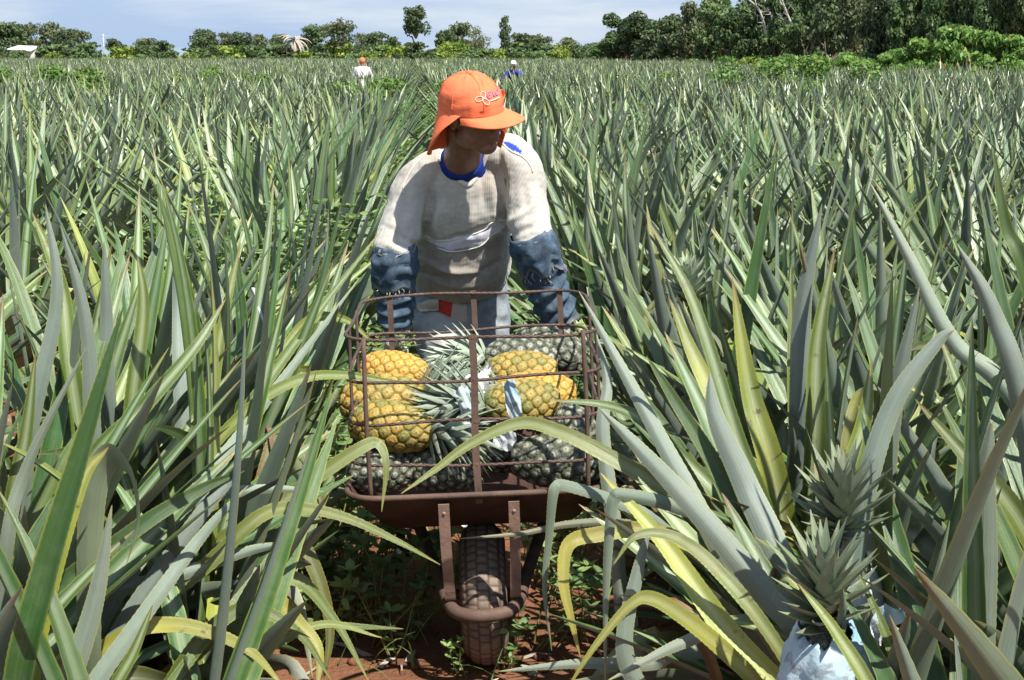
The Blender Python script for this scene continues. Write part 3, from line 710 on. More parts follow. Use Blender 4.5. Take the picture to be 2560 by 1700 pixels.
# dead palm
pb = W(680, 138, 205); ptop = W(680, 92, 205)
dp = thing('dead_palm', 'dead greyish palm with drooping dry fronds at the field edge', 'palm', (pb[0], 205, 0))
mb = MB(); h = ptop[2]; tube(mb, [(0, 0, 0), (0.05, 0, h*0.5), (0, 0, h)], [0.22, 0.17, 0.15], 8); mb.obj('trunk', M_PALEBARK, dp)
mb = MB(); rg = np.random.default_rng(3)
for k in range(26):
    az = k*2.4; el = rg.uniform(-0.5, 1.35); L = rg.uniform(2.6, 3.9)*0.75; s = np.linspace(0, 1, 7)
    th = el-s*1.7; d = np.stack([np.cos(th)*math.cos(az), np.cos(th)*math.sin(az), np.sin(th)], -1)
    C = np.vstack([np.zeros(3), np.cumsum(d[1:]*L/6, 0)])+np.array((0, 0, h))
    ribbon(mb, C, nrm(np.cross(np.cross(d, (0, 0, 1.0)), d))*-1, 0.42*np.sin(np.pi*(0.12+0.84*s)), fold=0.5, thick=0.01, m=3)
mb.obj('fronds', M_DEADFROND, dp)
# house with a white roof, pole
hp = W(58, 128, 226); sc = K/FPX*226
hs = thing('farm_shed', 'low farm shed with a white roof below the left trees', 'shed', (hp[0], 226, 0))
zr = W(58, 106, 226)[2]; ze = W(58, 112.5, 226)[2]
mb = MB(); box(mb, (0, 0, ze/2), (46*sc, 4, ze)); mb.obj('wall', M_WALL, hs)
mb = MB(); hw = 27*sc
mb.add([(-hw, -2.6, ze), (hw, -2.6, ze-0.25), (hw*0.8, 2.6, zr), (-hw, 2.6, zr+0.1), (-hw, -2.6, ze-0.12), (hw, -2.6, ze-0.37), (hw*0.8, 2.6, zr-0.12), (-hw, 2.6, zr-0.02)],
       [(0, 1, 2, 3), (7, 6, 5, 4), (0, 4, 5, 1), (1, 5, 6, 2), (2, 6, 7, 3), (3, 7, 4, 0)]); mb.obj('roof', M_WHITE, hs, False)
pp = W(240, 128, 224); tp = W(240, 78, 224)
mb = MB(); tube(mb, [(0, 0, 0), (0, 0, tp[2])], [0.10, 0.08], 8); tube(mb, [(-0.5, 0, tp[2]*0.93), (0.5, 0, tp[2]*0.93)], 0.05, 6)
o = mb.obj('utility_pole', M_PALEBARK); o.location = (pp[0], 224, 0); tag(o, 'thin pale pole standing right of the left tree clump', 'pole')

# ---------------------------------------------------------------- forest along the right edge
V_for = [tree_var(60+k, M_TREE_C, h=9, w=6.0, leaf=0.30, n=6500, trunk=0.12, style='dense') for k in range(4)]+[tree_var(66+k, M_TREE_A, h=9, w=6.4, leaf=0.30, n=6000, trunk=0.2, style='dense') for k in range(2)]
V_fol = [tree_var(70, M_TREE_B, h=9, w=5.5, leaf=0.28, n=4200, trunk=0.2, style='dense')]
FG = 'forest trees along the right edge of the field'
# front row then rows behind: (photo x, top y, distance)
front = [(1432, 30, 136), (1478, 26, 132), (1512, 34, 128), (1556, 16, 124), (1604, 6, 118), (1650, -14, 113), (1700, 2, 106), (1752, -30, 100), (1806, -20, 95), (1862, -45, 90), (1915, -40, 86), (1970, -70, 82), (2035, -50, 79), (2100, -75, 77), (2165, -60, 75), (2235, -80, 74), (2300, -90, 72), (2370, -90, 71), (2440, -90, 70)]
back = [(1462, 44, 150), (1530, 40, 146), (1590, 20, 140), (1640, -5, 134), (1690, 0, 126), (1745, -25, 118), (1800, -35, 110), (1860, -50, 104), (1930, -60, 98), (1990, -80, 94), (2060, -90, 90), (2130, -90, 88), (2200, -100, 86), (2280, -110, 84), (2360, -110, 82)]
wF = ['darkest', 'deep green', 'dense', 'leafy', 'broad']
for i, (x, ty, Yd) in enumerate(front+back):
    isb = i >= len(front); k = i-len(front) if isb else i
    p = W(x, ty, Yd); vs = V_fol if (i % 7 == 4) else V_for; m_ = vs[(i*5+i//3) % len(vs)]
    lab = (f"{wF[i % 5]} forest tree, {ordinal(k+1)} counted from the forest's left end, in the {'back rank' if isb else 'front rank'}")
    s = p[2]/8.7; wm = (92 if not isb else 110)*K/FPX*Yd
    place_tree('forest_tree', lab, 'tree', FG, m_, (p[0], Yd, 0), s, rngT.uniform(0, 6.28), max(0.55, wm/(6.0*s)*1.15))
# bare pale snags standing in the forest
SN = [([(1795, 85), (1780, 40), (1765, 5), (1756, -30)], 98, 'pale bare tree trunk leaning in front of the forest'), ([(1770, 120), (1762, 60), (1748, 20), (1715, -10)], 98.5, 'forked pale bare tree at the front of the forest'), ([(1832, 80), (1818, 40), (1800, -5)], 92, 'third pale bare trunk, slim, before the brownish forest gap')]
for pl, Yd, lab in SN:
    P = [W(x, y, Yd) for x, y in pl]; b = P[0].copy(); P = [np.array((b[0]+0.1, Yd, 0))]+P; o0 = P[0].copy()
    mb = MB(); P = catmull([p-o0 for p in P], 14); tube(mb, P, np.linspace(0.11, 0.05, 14), 8); rg = np.random.default_rng(int(Yd))
    o = mb.obj('bare_tree', M_PALEBARK); o.location = o0; tag(o, lab, 'dead tree', 'bare pale trees in the forest edge')
    mb = MB()
    for k in range(9):
        q = P[rg.integers(6, 14)]; d = nrm((rg.normal(), rg.normal()*0.5, rg.uniform(0, 1.0))); limb(mb, rg, q, d, rg.uniform(0.5, 1.1), 0.028, 1, [], 2)
    mb.obj('branches', M_PALEBARK, o)
# bushes in front of the forest
V_big = [tree_var(80+k, M_BUSH, h=3, w=5, leaf=0.19, n=7000, trunk=0.1, style='dense') for k in range(3)]
V_low = [tree_var(84+k, (M_YBUSH if k == 0 else M_BUSH), h=2, w=3.6, leaf=0.17, n=3000, trunk=0.1, style='dense') for k in range(3)]
BU = [(2120, 92, 130, 61.5, 'big', 'bright green bush at the left end of the big bush bank'), (2215, 62, 170, 60.5, 'big', 'tallest rounded bright bush of the bank, right of the red flowers'), (2300, 78, 150, 59.5, 'big', 'wide leafy bush in the middle of the right bush bank'), (2370, 84, 150, 58.5, 'big', 'bright bush cut by the right edge of the picture'),
      (2050, 118, 100, 64, 'big', 'yellowish-green bush just left of the red flowers'), (1985, 124, 110, 68, 'low', 'yellow-green low bush between dark forest and red flowers'), (1925, 122, 110, 71, 'big', 'pale green low bush below the dark forest gap'), (1870, 128, 90, 75, 'low', 'small low bush left of the pale green bush'), (1800, 122, 90, 82, 'low', 'weedy bush under the bare pale trees'), (1735, 126, 90, 89, 'low', 'low weedy bush left of the bare pale trees'), (1680, 130, 80, 96, 'low', 'low bush at the middle of the forest foot'), (1610, 134, 80, 108, 'low', 'low bush at the dark left part of forest'), (1540, 137, 70, 116, 'low', 'low bush near the forest corner'),
      (2170, 142, 80, 58.0, 'low', 'small bright bush in front of the big bank, left'), (2080, 146, 70, 58.0, 'low', 'small bush fringe below the red flowers'), (2250, 150, 60, 56.5, 'low', 'little bright bush at foot of the bush bank'), (2345, 146, 60, 55.5, 'low', 'little bush at the foot of the bank near the picture edge')]
for i, (x, ty, wpx, Yd, kd, lab) in enumerate(BU):
    vs, h0, w0 = (V_big, 3, 5) if kd == 'big' else (V_low, 2, 3.6); p = W(x, ty, Yd); s = p[2]/(h0*0.97); wm = wpx*K/FPX*Yd
    place_tree('forest_edge_bush', lab, 'bush', 'bushes in front of the forest', vs[i % 3], (p[0], Yd, 0), s, rngT.uniform(0, 6), wm/(w0*s)*1.15)
# red flowered plants
for i, (x, y) in enumerate([(2178, 120), (2196, 126), (2222, 121), (2240, 128), (2000, 135), (2160, 130)][:5]):
    p = W(x, y, 57.2+0.2*i); o = thing('red_flowered_plant', ['tallest red-flowered plant between the bush banks', 'red-flowered plant leaning right of the tallest one', 'red-flowered plant against the big bright bush', 'short red-flowered plant nearest the big bush', 'lone orange-red flowered plant left of the other red flowers'][i], 'flowering plant', (p[0], p[1], 0), 'red-flowered plants before the forest')
    rg = np.random.default_rng(300+i); mb = MB(); fb = MB()
    for k in range(9):
        az = rg.uniform(0, 6.28); s = np.linspace(0, 1, 6); th = 0.12+rg.uniform(0.1, 0.5)*s; d = np.stack([np.sin(th)*math.cos(az), np.sin(th)*math.sin(az), np.cos(th)], -1)
        L = (p[2]-0.1)*rg.uniform(0.7, 1.0); C = np.vstack([np.zeros(3), np.cumsum(d[1:]*L/5, 0)]); ribbon(mb, C, nrm(np.cross(np.cross(d, (math.cos(az), math.sin(az), 0.01)), d))*-1, 0.16*np.sin(np.pi*(0.1+0.88*s)), m=3, rn=0.9)
        if k < 2: ball(fb, C[-1], (0.022, 0.022, 0.085), 8, 6)
    mb.obj('leaves', M_LEAF, o); fb.obj('flower_spike', M_FLOWER, o)
# ---------------------------------------------------------------- wheelbarrow (origin at the wheel's foot, +y towards the handles)
wb = thing('wheelbarrow', 'rusty wheelbarrow with a tall wire cage, loaded with pineapples', 'wheelbarrow', (-0.066, 3.70, 0.0))
wb.rotation_euler = (0, R(-2.1), R(1.2))
WBM = Matrix.Translation(wb.location) @ wb.rotation_euler.to_matrix().to_4x4()
# tyre with block tread
nu, nv = 200, 41; hw = 0.060; R0 = 0.183
V = np.zeros((nu, nv, 3)); LV = np.zeros((nu, nv, 3))
for i in range(nu):
    a = 2*math.pi*i/nu
    for j in range(nv):
        s = -1+2*j/(nv-1); x = hw*math.sin(s*1.62)*(1.0 if abs(s) < 0.93 else 0.93); r = R0-0.062*(1-math.cos(s*1.62))
        row = int((s+0.78)/1.56*5) if abs(s) < 0.78 else -1; h = 0.0
        if row >= 0:
            fx = ((s+0.78)/1.56*5) % 1; fa = (i/nu*50+0.5*(row % 2)) % 1
            h = 1.0 if (0.14 < fx < 0.86 and 0.22 < fa) else 0.0
        elif abs(s) < 1: h = 0.6
        r += 0.0026*h+0.0016*mnoise.noise(Vector((x*60, math.cos(a)*14, math.sin(a)*14))); V[i, j] = (x, math.cos(a)*r, 0.182+math.sin(a)*r); LV[i, j] = (h, 0, 0)
mb = MB(); mb.add(V.reshape(-1, 3), np.concatenate([np.stack([np.arange(nu)[:, None]*nv+np.arange(nv-1), (np.arange(nu)[:, None]+1) % nu*nv+np.arange(nv-1), (np.arange(nu)[:, None]+1) % nu*nv+np.arange(1, nv), np.arange(nu)[:, None]*nv+np.arange(1, nv)], -1).reshape(-1, 4)]), lv=LV.reshape(-1, 3))
wheel = link('wheel', None, wb); mb.obj('tyre', M_TYRE, wheel)
mb = MB(); th = np.linspace(0, 2*math.pi, 40, endpoint=False)
tube(mb, np.stack([0*th-0.032, np.cos(th)*0.112, 0.182+np.sin(th)*0.112], -1), 0.014, 6, close=True); tube(mb, np.stack([0*th+0.032, np.cos(th)*0.112, 0.182+np.sin(th)*0.112], -1), 0.014, 6, close=True)
tube(mb, [(-0.028, 0, 0.182), (0.028, 0, 0.182)], 0.108, 32); mb.obj('rim', M_RUST, wheel)
mb = MB(); tube(mb, [(-0.115, 0, 0.182), (0.115, 0, 0.182)], 0.010, 10); tube(mb, [(-0.06, 0, 0.182), (0.06, 0, 0.182)], 0.022, 12); mb.obj('axle', M_RUST, wheel)
# frame tube: grip -> under the tray -> round the front of the wheel -> grip
half = [(0.27, 1.20, 0.610), (0.27, 0.92, 0.590), (0.25, 0.62, 0.48), (0.205, 0.34, 0.355), (0.14, 0.10, 0.262), (0.100, -0.10, 0.232), (0.086, -0.185, 0.225), (0.060, -0.245, 0.222), (0, -0.268, 0.221)]
pts = half+[(-x, y, z) for x, y, z in half[-2::-1]]
mb = MB(); tube(mb, catmull(pts, 90), 0.0165, 12); mb.obj('frame_tube', M_RUST, wb)
for s in (-1, 1):
    mb = MB(); tube(mb, [(s*0.27, 1.02, 0.598), (s*0.27, 1.23, 0.612)], [0.021, 0.021], 12); mb.obj('grip', M_BOOT, wb)
    mb = MB(); P = catmull([(s*0.083, -0.292, 0.512), (s*0.083, -0.262, 0.40), (s*0.080, -0.222, 0.262), (s*0.080, -0.200, 0.238)], 12)
    tube(mb, P, [(0.0125, 0.0035)]*12, 4, ref=(1, 1, 0) if False else (0.7071, 0, 0.7071)); mb.v[-1] = mb.v[-1]
    mb = MB(); A = P+np.array((s*0, 0, 0)); w = 0.013
    Vs = []
    for p in A: Vs += [p+(-w, 0, 0), p+(w, 0, 0), p+(w, 0.005, 0), p+(-w, 0.005, 0)]
    k = len(A); q = []
    for i in range(k-1):
        for j in range(4): q.append((i*4+j, i*4+(j+1) % 4, (i+1)*4+(j+1) % 4, (i+1)*4+j))
    q += [(3, 2, 1, 0), ((k-1)*4, (k-1)*4+1, (k-1)*4+2, (k-1)*4+3)]
    mb.add(np.array(Vs), np.array(q)[:, ::-1]); ball(mb, P[1]+np.array((0, -0.001, 0.006)), (0.005, 0.0035, 0.005), 10, 6); mb.obj('brace_strap', M_STRAP, wb, False)
    mb = MB(); tube(mb, catmull([(s*0.245, 0.60, 0.47), (s*0.25, 0.63, 0.25), (s*0.25, 0.66, 0.10), (s*0.22, 0.70, 0.085)], 14), 0.014, 10); mb.obj('leg', M_RUST, wb)
    mb = MB(); box(mb, (s*0.098, 0.0, 0.205), (0.006, 0.05, 0.09)); mb.obj('axle_bracket', M_RUST, wb, False)
# tray: rounded-rectangle rings, outside then inside
def rrect(x0, x1, y0, y1, r, n=6):
    out = []
    for cx, cy, a0 in ((x1-r, y1-r, 0), (x0+r, y1-r, 90), (x0+r, y0+r, 180), (x1-r, y0+r, 270)):
        for k in range(n+1):
            a = R(a0+90*k/n); out.append((cx+r*math.cos(a), cy+r*math.sin(a)))
    return np.array(out)
rings = [(-0.315, 0.315, -0.285, 0.50, 0.085, 0.530), (-0.300, 0.300, -0.255, 0.485, 0.085, 0.500), (-0.255, 0.255, -0.02, 0.44, 0.06, 0.372), (-0.235, 0.235, 0.01, 0.42, 0.05, 0.364)]
L = []
for (a, b, c, d, r, z) in rings: L.append(np.column_stack([rrect(a, b, c, d, r), np.full(28, z)]))
inn = [np.column_stack([rrect(a+0.004, b-0.004, c+0.004, d-0.004, r, ), np.full(28, z+0.003)]) for (a, b, c, d, r, z) in rings[::-1]]
allr = L[::-1]+inn[::-1]
mb = MB(); V = np.vstack(allr); f = grid_faces(len(allr), 28, True)
V = np.vstack([V, [(0, 0.22, 0.364)], [(0, 0.22, 0.367)]]); k = len(V); tr = []
for j in range(28): tr.append((k-2, (j+1) % 28, j)); tr.append((k-1, len(allr)*28-28+j, len(allr)*28-28+(j+1) % 28))
mb.add(V, f, tr); tray = mb.obj('tray', M_TRAY, wb)
mb = MB(); rr = rrect(-0.317, 0.317, -0.287, 0.502, 0.085, 8); tube(mb, np.column_stack([rr, np.full(len(rr), 0.531)]), 0.0075, 8, close=True); mb.obj('rim_wire', M_RUST, tray)
# wire cage
cage = link('wire_cage', None, wb)
rg = np.random.default_rng(8)
heights = (0.600, 0.704, 0.806, 0.905)
def wav(P, a): 
    P = np.array(P); n = len(P); P[:, 2] += a*np.sin(np.linspace(0, 9, n)+rg.uniform(0, 6)); P[:, 1] += a*np.sin(np.linspace(0, 7, n)+rg.uniform(0, 6)); return P
for hz in heights:
    loop = rrect(-0.302, 0.302, -0.262, 0.385, 0.075, 5); L_ = np.column_stack([loop, np.full(len(loop), hz)])
    L2 = []
    for i in range(len(L_)):
        a, b = L_[i], L_[(i+1) % len(L_)]; m_ = max(1, int(np.linalg.norm(b-a)/0.03))
        for k in range(m_): L2.append(a+(b-a)*k/m_)
    L2 = np.array(L2); th = np.arange(len(L2)); L2[:, 2] += 0.0035*np.sin(th*0.21+hz*40)+0.002*np.sin(th*0.5+hz*90); L2[:, 1] += 0.003*np.sin(th*0.33+hz*70)
    mb = MB(); tube(mb, L2, 0.0040, 8, close=True); mb.obj('ring_rod', M_REBAR, cage)
def flatbar(P, w=0.011, d=0.0035):
    mb = MB(); P = np.asarray(P, float); Vs = []; q = []
    for p in P: Vs += [p+(-w, -d, 0), p+(w, -d, 0), p+(w, d, 0), p+(-w, d, 0)]
    for i in range(len(P)-1):
        for j in range(4): q.append((i*4+j, i*4+(j+1) % 4, (i+1)*4+(j+1) % 4, (i+1)*4+j))
    k = len(P)-1; q += [(3, 2, 1, 0), (k*4, k*4+1, k*4+2, k*4+3)]
    mb.add(Vs, q); return mb
for x, y, zt in ((0.0, -0.2685, 0.912), (0.0, 0.3915, 0.913), (-0.232, 0.3915, 0.908), (0.238, 0.3915, 0.908)):
    zs = np.linspace(0.515 if y > 0 else 0.505, zt, 8); mb = flatbar([(x+0.002*math.sin(z*17), y, z) for z in zs], 0.0075 if y > 0 else 0.0085)
    if y < 0:
        for hz in heights: ball(mb, (x, y+0.003, hz), (0.013, 0.008, 0.008), 8, 6)
    mb.obj('cage_post', M_RUST, cage, False)
for x in (-0.255, 0.262):
    mb = MB(); tube(mb, catmull([(x, -0.262, 0.515), (x*1.005, -0.264, 0.70), (x*0.99, -0.263, 0.912)], 10), 0.0060, 6); mb.obj('cage_post', M_RUST, cage)
for s in (-1, 1):
    for y in (-0.06, 0.16):
        mb = MB(); tube(mb, catmull([(s*0.305, y, 0.52), (s*0.308, y+0.01, 0.72), (s*0.303, y, 0.908)], 10), 0.0046, 6); mb.obj('cage_post', M_REBAR, cage)

# ---------------------------------------------------------------- pineapples in the cage
def fruit_mesh(seed, L=0.19, Rr=0.068, K_=96, nth=110, nz=80):
    rg = np.random.default_rng(seed)
    sE = (np.arange(K_)+0.5)/K_; aE = np.arange(K_)*2.39996323
    s = np.linspace(0, 1, nz); th = np.linspace(0, 2*math.pi, nth, endpoint=False)
    prof = Rr*np.clip(np.sin(np.pi*(0.035+0.93*s)), 0, 1)**0.42*(1.03-0.10*s)
    S_, T_ = np.meshgrid(s, th, indexing='ij'); rr = np.repeat(prof[:, None], nth, 1)
    dth = (T_[..., None]-aE+math.pi) % (2*math.pi)-math.pi
    dist = np.sqrt((dth*np.maximum(rr, 0.02)[..., None])**2+((S_[..., None]-sE)*L)**2)
    o = np.sort(dist, -1); near = dist.argmin(-1); d1 = o[..., 0]; e = o[..., 1]-o[..., 0]
    cell = 0.0115; dn = np.clip(d1/cell/2.2, 0, 1); en = np.clip(e/cell, 0, 1)
    h = 0.0058*np.clip(en*2.0, 0, 1)**0.7*(1-0.30*dn)+0.0030*np.exp(-(d1/0.0020)**2)
    r2 = rr+h*np.minimum(1, rr/0.03); V = np.stack([np.cos(T_)*r2, np.sin(T_)*r2, (S_-0.5)*L], -1)
    re = rg.random(K_)[near]; LV = np.stack([dn, en, re], -1).reshape(-1, 3)
    mb = MB(); V = V.reshape(-1, 3); f = grid_faces(nz, nth, True)
    k = len(V); V = np.vstack([V, V[:nth].mean(0)-(0, 0, 0.002), V[-nth:].mean(0)]); LV = np.vstack([LV, LV[0], LV[-1]]); tr = []
    for j in range(nth): tr.append((k, (j+1) % nth, j)); tr.append((k+1, k-nth+j, k-nth+(j+1) % nth))
    mb.add(V, f, tr, lv=LV); return mb
def C2(cx, cy, Y): return W((820+cx/2.2405)*0.92227, (600+cy/2.24)*0.92227, Y)
FM = {}
def frmesh(kind, v):
    if (kind, v) not in FM: FM[(kind, v)] = fruit_mesh(40+v, 0.180+0.012*v, 0.053+0.0025*v).mesh('rind', {'r': M_RIPE, 'h': M_HALF, 'd': M_DARK}[kind])
    return FM[(kind, v)]
PGR = 'pineapples loaded in the wire cage'
FR = [ # crop x, y, dist, axis (towards the crown), kind, size, crown?, label
 (375, 742, 3.98, (1.0, -0.10, -0.10), 'r', 1.0, 1, 'yellow pineapple on top of the left pile in the cage'),
 (305, 890, 3.78, (1.0, -0.05, 0.10), 'h', 1.10, 1, 'greenish-yellow pineapple, middle of the left pile in the cage'),
 (365, 1045, 3.60, (1.0, -0.25, -0.06), 'h', 1.02, 1, 'yellow-green pineapple low in the left pile, just behind the cage front'),
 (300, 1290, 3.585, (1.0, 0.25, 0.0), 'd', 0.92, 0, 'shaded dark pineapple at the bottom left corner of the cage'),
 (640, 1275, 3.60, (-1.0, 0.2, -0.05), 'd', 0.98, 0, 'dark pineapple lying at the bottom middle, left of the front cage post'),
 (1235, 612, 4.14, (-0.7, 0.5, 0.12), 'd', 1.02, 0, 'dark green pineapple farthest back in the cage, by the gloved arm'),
 (1080, 665, 4.04, (-1.0, -0.08, 0.05), 'd', 1.06, 1, 'dark green pineapple second from the back on the right side'),
 (1080, 745, 3.95, (-1.0, 0.05, 0.0), 'h', 0.98, 0, 'olive-green pineapple wedged under the dark ones at right'),
 (1160, 868, 3.82, (-1.0, -0.05, 0.02), 'r', 1.0, 1, 'orange-yellow pineapple in the right pile, behind the folded newspaper'),
 (1085, 912, 3.665, (-1.0, -0.2, 0.0), 'h', 1.02, 1, 'yellow-green pineapple at the front of the right pile, touching the newspaper'),
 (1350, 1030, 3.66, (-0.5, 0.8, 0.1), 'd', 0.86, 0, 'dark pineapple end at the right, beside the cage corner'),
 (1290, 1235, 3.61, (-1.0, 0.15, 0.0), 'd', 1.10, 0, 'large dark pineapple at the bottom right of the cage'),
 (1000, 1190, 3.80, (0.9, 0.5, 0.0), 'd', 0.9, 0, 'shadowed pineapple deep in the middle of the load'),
]
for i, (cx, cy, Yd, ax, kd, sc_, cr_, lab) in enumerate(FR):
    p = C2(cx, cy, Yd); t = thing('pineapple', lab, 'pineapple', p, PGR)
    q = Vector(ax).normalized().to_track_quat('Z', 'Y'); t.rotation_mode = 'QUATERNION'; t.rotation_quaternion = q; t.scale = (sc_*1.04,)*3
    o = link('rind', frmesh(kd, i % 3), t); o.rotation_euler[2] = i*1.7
    if cr_:
        mb = MB(); rg = np.random.default_rng(70+i); ib = q.inverted() @ Vector((0, 0, {0: -0.30, 1: 0.05, 2: -0.40, 6: -0.15, 8: 0.0, 9: -0.05}.get(i, 0)))
        crown_leaves(mb, rg, (0, 0, 0.085), (0, 0, 1), n=50, L=0.100 if i in (0, 6) else 0.116, width=0.028, spread=0.80, bias=tuple(ib)); mb.obj('crown', M_CROWN, t)
# folded papers among the fruit
def paper_sheet(name, lab, c, u, v, blue, seed, amp=0.012, parent=None, nn=14):
    rg = np.random.default_rng(seed); a = np.linspace(-1, 1, nn); A, B = np.meshgrid(a, a, indexing='ij'); u = np.array(u, float); v = np.array(v, float); n = nrm(np.cross(u, v))
    ph = rg.uniform(0, 6, 4); Hh = amp*(np.sin(A*2.6+ph[0]+B*1.1)+0.7*np.abs(np.sin(B*3.1+A*1.7+ph[1]))+0.5*np.sin(A*7+B*5+ph[2]))
    P = A[..., None]*u*(1-0.12*np.cos(B*4+ph[3]))[..., None]+B[..., None]*v*(1-0.10*np.sin(A*5+ph[2]))[..., None]+Hh[..., None]*n
    P = P.reshape(-1, 3); f = grid_faces(nn, nn); k = len(P); mb = MB()
    mb.add(np.vstack([P, P-n*0.0012]), np.vstack([f, f[:, ::-1]+k]), ti=(blue, 0, 0)); o = mb.obj(name, M_PAPER); o.location = c
    return tag(o, lab, 'newspaper', 'scraps of newspaper')
paper_sheet('newspaper_scrap', 'white folded newspaper scrap among the crowns, behind the cage post', C2(830, 850, 3.70), (0.035, 0.01, 0.02), (0.0, 0.02, 0.045), 0.05, 1)
paper_sheet('newspaper_scrap', 'printed newspaper strip sticking out of the crowns left of the cage post', C2(770, 930, 3.56), (0.016, 0.0, 0.004), (-0.012, 0.0, 0.045), 0.45, 2, 0.004)
paper_sheet('newspaper_scrap', 'folded coloured paper cone standing against the yellow pineapple at right', C2(1035, 900, 3.52), (0.016, 0.0, 0.006), (-0.010, 0.004, 0.050), 0.8, 3, 0.006)
paper_sheet('newspaper_scrap', 'crumpled newspaper under the crowns at the cage front', C2(765, 1060, 3.545), (0.03, 0, 0.004), (0.0, 0.008, 0.024), 0.25, 4, 0.008)
paper_sheet('newspaper_scrap', 'brown torn paper hanging below the right front pineapple', C2(985, 1110, 3.53), (0.026, 0, -0.01), (0.006, 0.0, 0.026), 0.3, 5, 0.006)
# ---------------------------------------------------------------- the worker with the wheelbarrow
man = thing('person', 'worker in an orange cap and worn white jumper bending over the wheelbarrow', 'person', (-0.12, 5.1, 0))
MO = np.array((-0.12, 5.1, 0))
def A(*p): return W(*p)-MO
Hc = A(1090, 262, 4.555)
fw = np.array((math.sin(R(52))*math.cos(R(9)), -math.cos(R(52))*math.cos(R(9)), -math.sin(R(9))))
up = np.array((0, 0, 1.0)); up = nrm(up-fw*up.dot(fw)); rt = np.cross(up, fw)*-1.0     # rt: the head's own left (image right)
up = rot_about(up, fw, R(14)); rt = np.cross(fw, up)*-1.0
HM = np.stack([rt, fw, up], 1)                                      # local (side, forward, up) -> world
def h(x, y, z): return Hc+HM@np.array((x, y, z))
SHR, ELR, WRR = A(956, 432, 4.84), A(912, 588, 4.76), A(880, 762, 4.66)
SHL, ELL, WRL = A(1194, 380, 4.80), A(1226, 570, 4.74), A(1264, 752, 4.66)
gripR = np.array(WBM @ Vector((-0.27, 1.10, 0.604)))-MO; gripL = np.array(WBM @ Vector((0.27, 1.10, 0.604)))-MO
WRR = gripR+np.array((0.0, 0.02, 0.085)); WRL = gripL+np.array((0.0, 0.02, 0.085))
NECK = A(1066, 366, 4.76)
spine = [A(1062, 690, 5.10), A(1062, 655, 5.08), A(1062, 590, 5.02), A(1067, 515, 4.955), A(1073, 445, 4.885), A(1073, 392, 4.835), NECK]
HIPR, HIPL = A(1018, 700, 5.10), A(1112, 700, 5.10)
KNR, KNL = A(1030, 850, 5.02), A(1122, 850, 5.10)
ANR, ANL = np.array((-0.10, -0.02, 0.09)), np.array((0.11, 0.22, 0.09))
b = MB()
# skull and face
ball(b, h(0, -0.012, 0.030), (0.074, 0.094, 0.088), 24, 16, HM); ball(b, h(0, 0.022, -0.030), (0.060, 0.068, 0.082), 24, 16, HM)
ball(b, h(0, 0.050, -0.092), (0.034, 0.032, 0.026), 16, 10, HM)                     # chin
for s in (-1, 1):
    ball(b, h(s*0.040, 0.052, -0.012), (0.026, 0.026, 0.026), 14, 10, HM)          # cheeks
    ball(b, h(s*0.030, 0.070, 0.034), (0.026, 0.016, 0.010), 14, 10, HM)           # brows
    ball(b, h(s*0.048, 0.010, -0.062), (0.020, 0.040, 0.030), 14, 10, HM)          # jaw
    ball(b, h(s*0.078, -0.012, 0.000), (0.009, 0.020, 0.034), 14, 10, HM)          # ears
    ball(b, h(s*0.013, 0.097, -0.026), (0.010, 0.011, 0.009), 12, 8, HM)           # nostrils
tube(b, [h(0, 0.082, 0.026), h(0, 0.096, 0.0), h(0, 0.110, -0.020), h(0, 0.098, -0.028)], [0.009, 0.012, 0.014, 0.010], 12)
ball(b, h(0, 0.084, -0.054), (0.024, 0.013, 0.0075), 14, 8, HM); ball(b, h(0, 0.082, -0.068), (0.021, 0.013, 0.008), 14, 8, HM)
tube(b, [h(0, -0.03, -0.03), (h(0, -0.03, -0.06)+NECK)/2, NECK, spine[-2]], [0.056, 0.056, 0.060, 0.07], 20)
tube(b, spine, [(0.14, 0.10), (0.150, 0.11), (0.150, 0.12), (0.148, 0.115), (0.155, 0.11), (0.135, 0.085), (0.06, 0.055)], 24, ref=(1, 0, 0))
for Sh, El, Wr in ((SHR, ELR, WRR), (SHL, ELL, WRL)):
    tube(b, [Sh, (Sh+El)/2, El, (El+Wr)/2, Wr], [0.060, 0.048, 0.041, 0.038, 0.028], 16); ball(b, Sh, 0.062); ball(b, El, 0.042)
for Hp, Kn, An in ((HIPR, KNR, ANR), (HIPL, KNL, ANL)):
    tube(b, [Hp, (Hp+Kn)/2, Kn, (Kn+An)/2, An], [0.085, 0.074, 0.056, 0.052, 0.036], 18); ball(b, Hp, 0.088); ball(b, Kn, 0.056)
    ball(b, An+np.array((0, -0.06, -0.05)), (0.04, 0.11, 0.035))
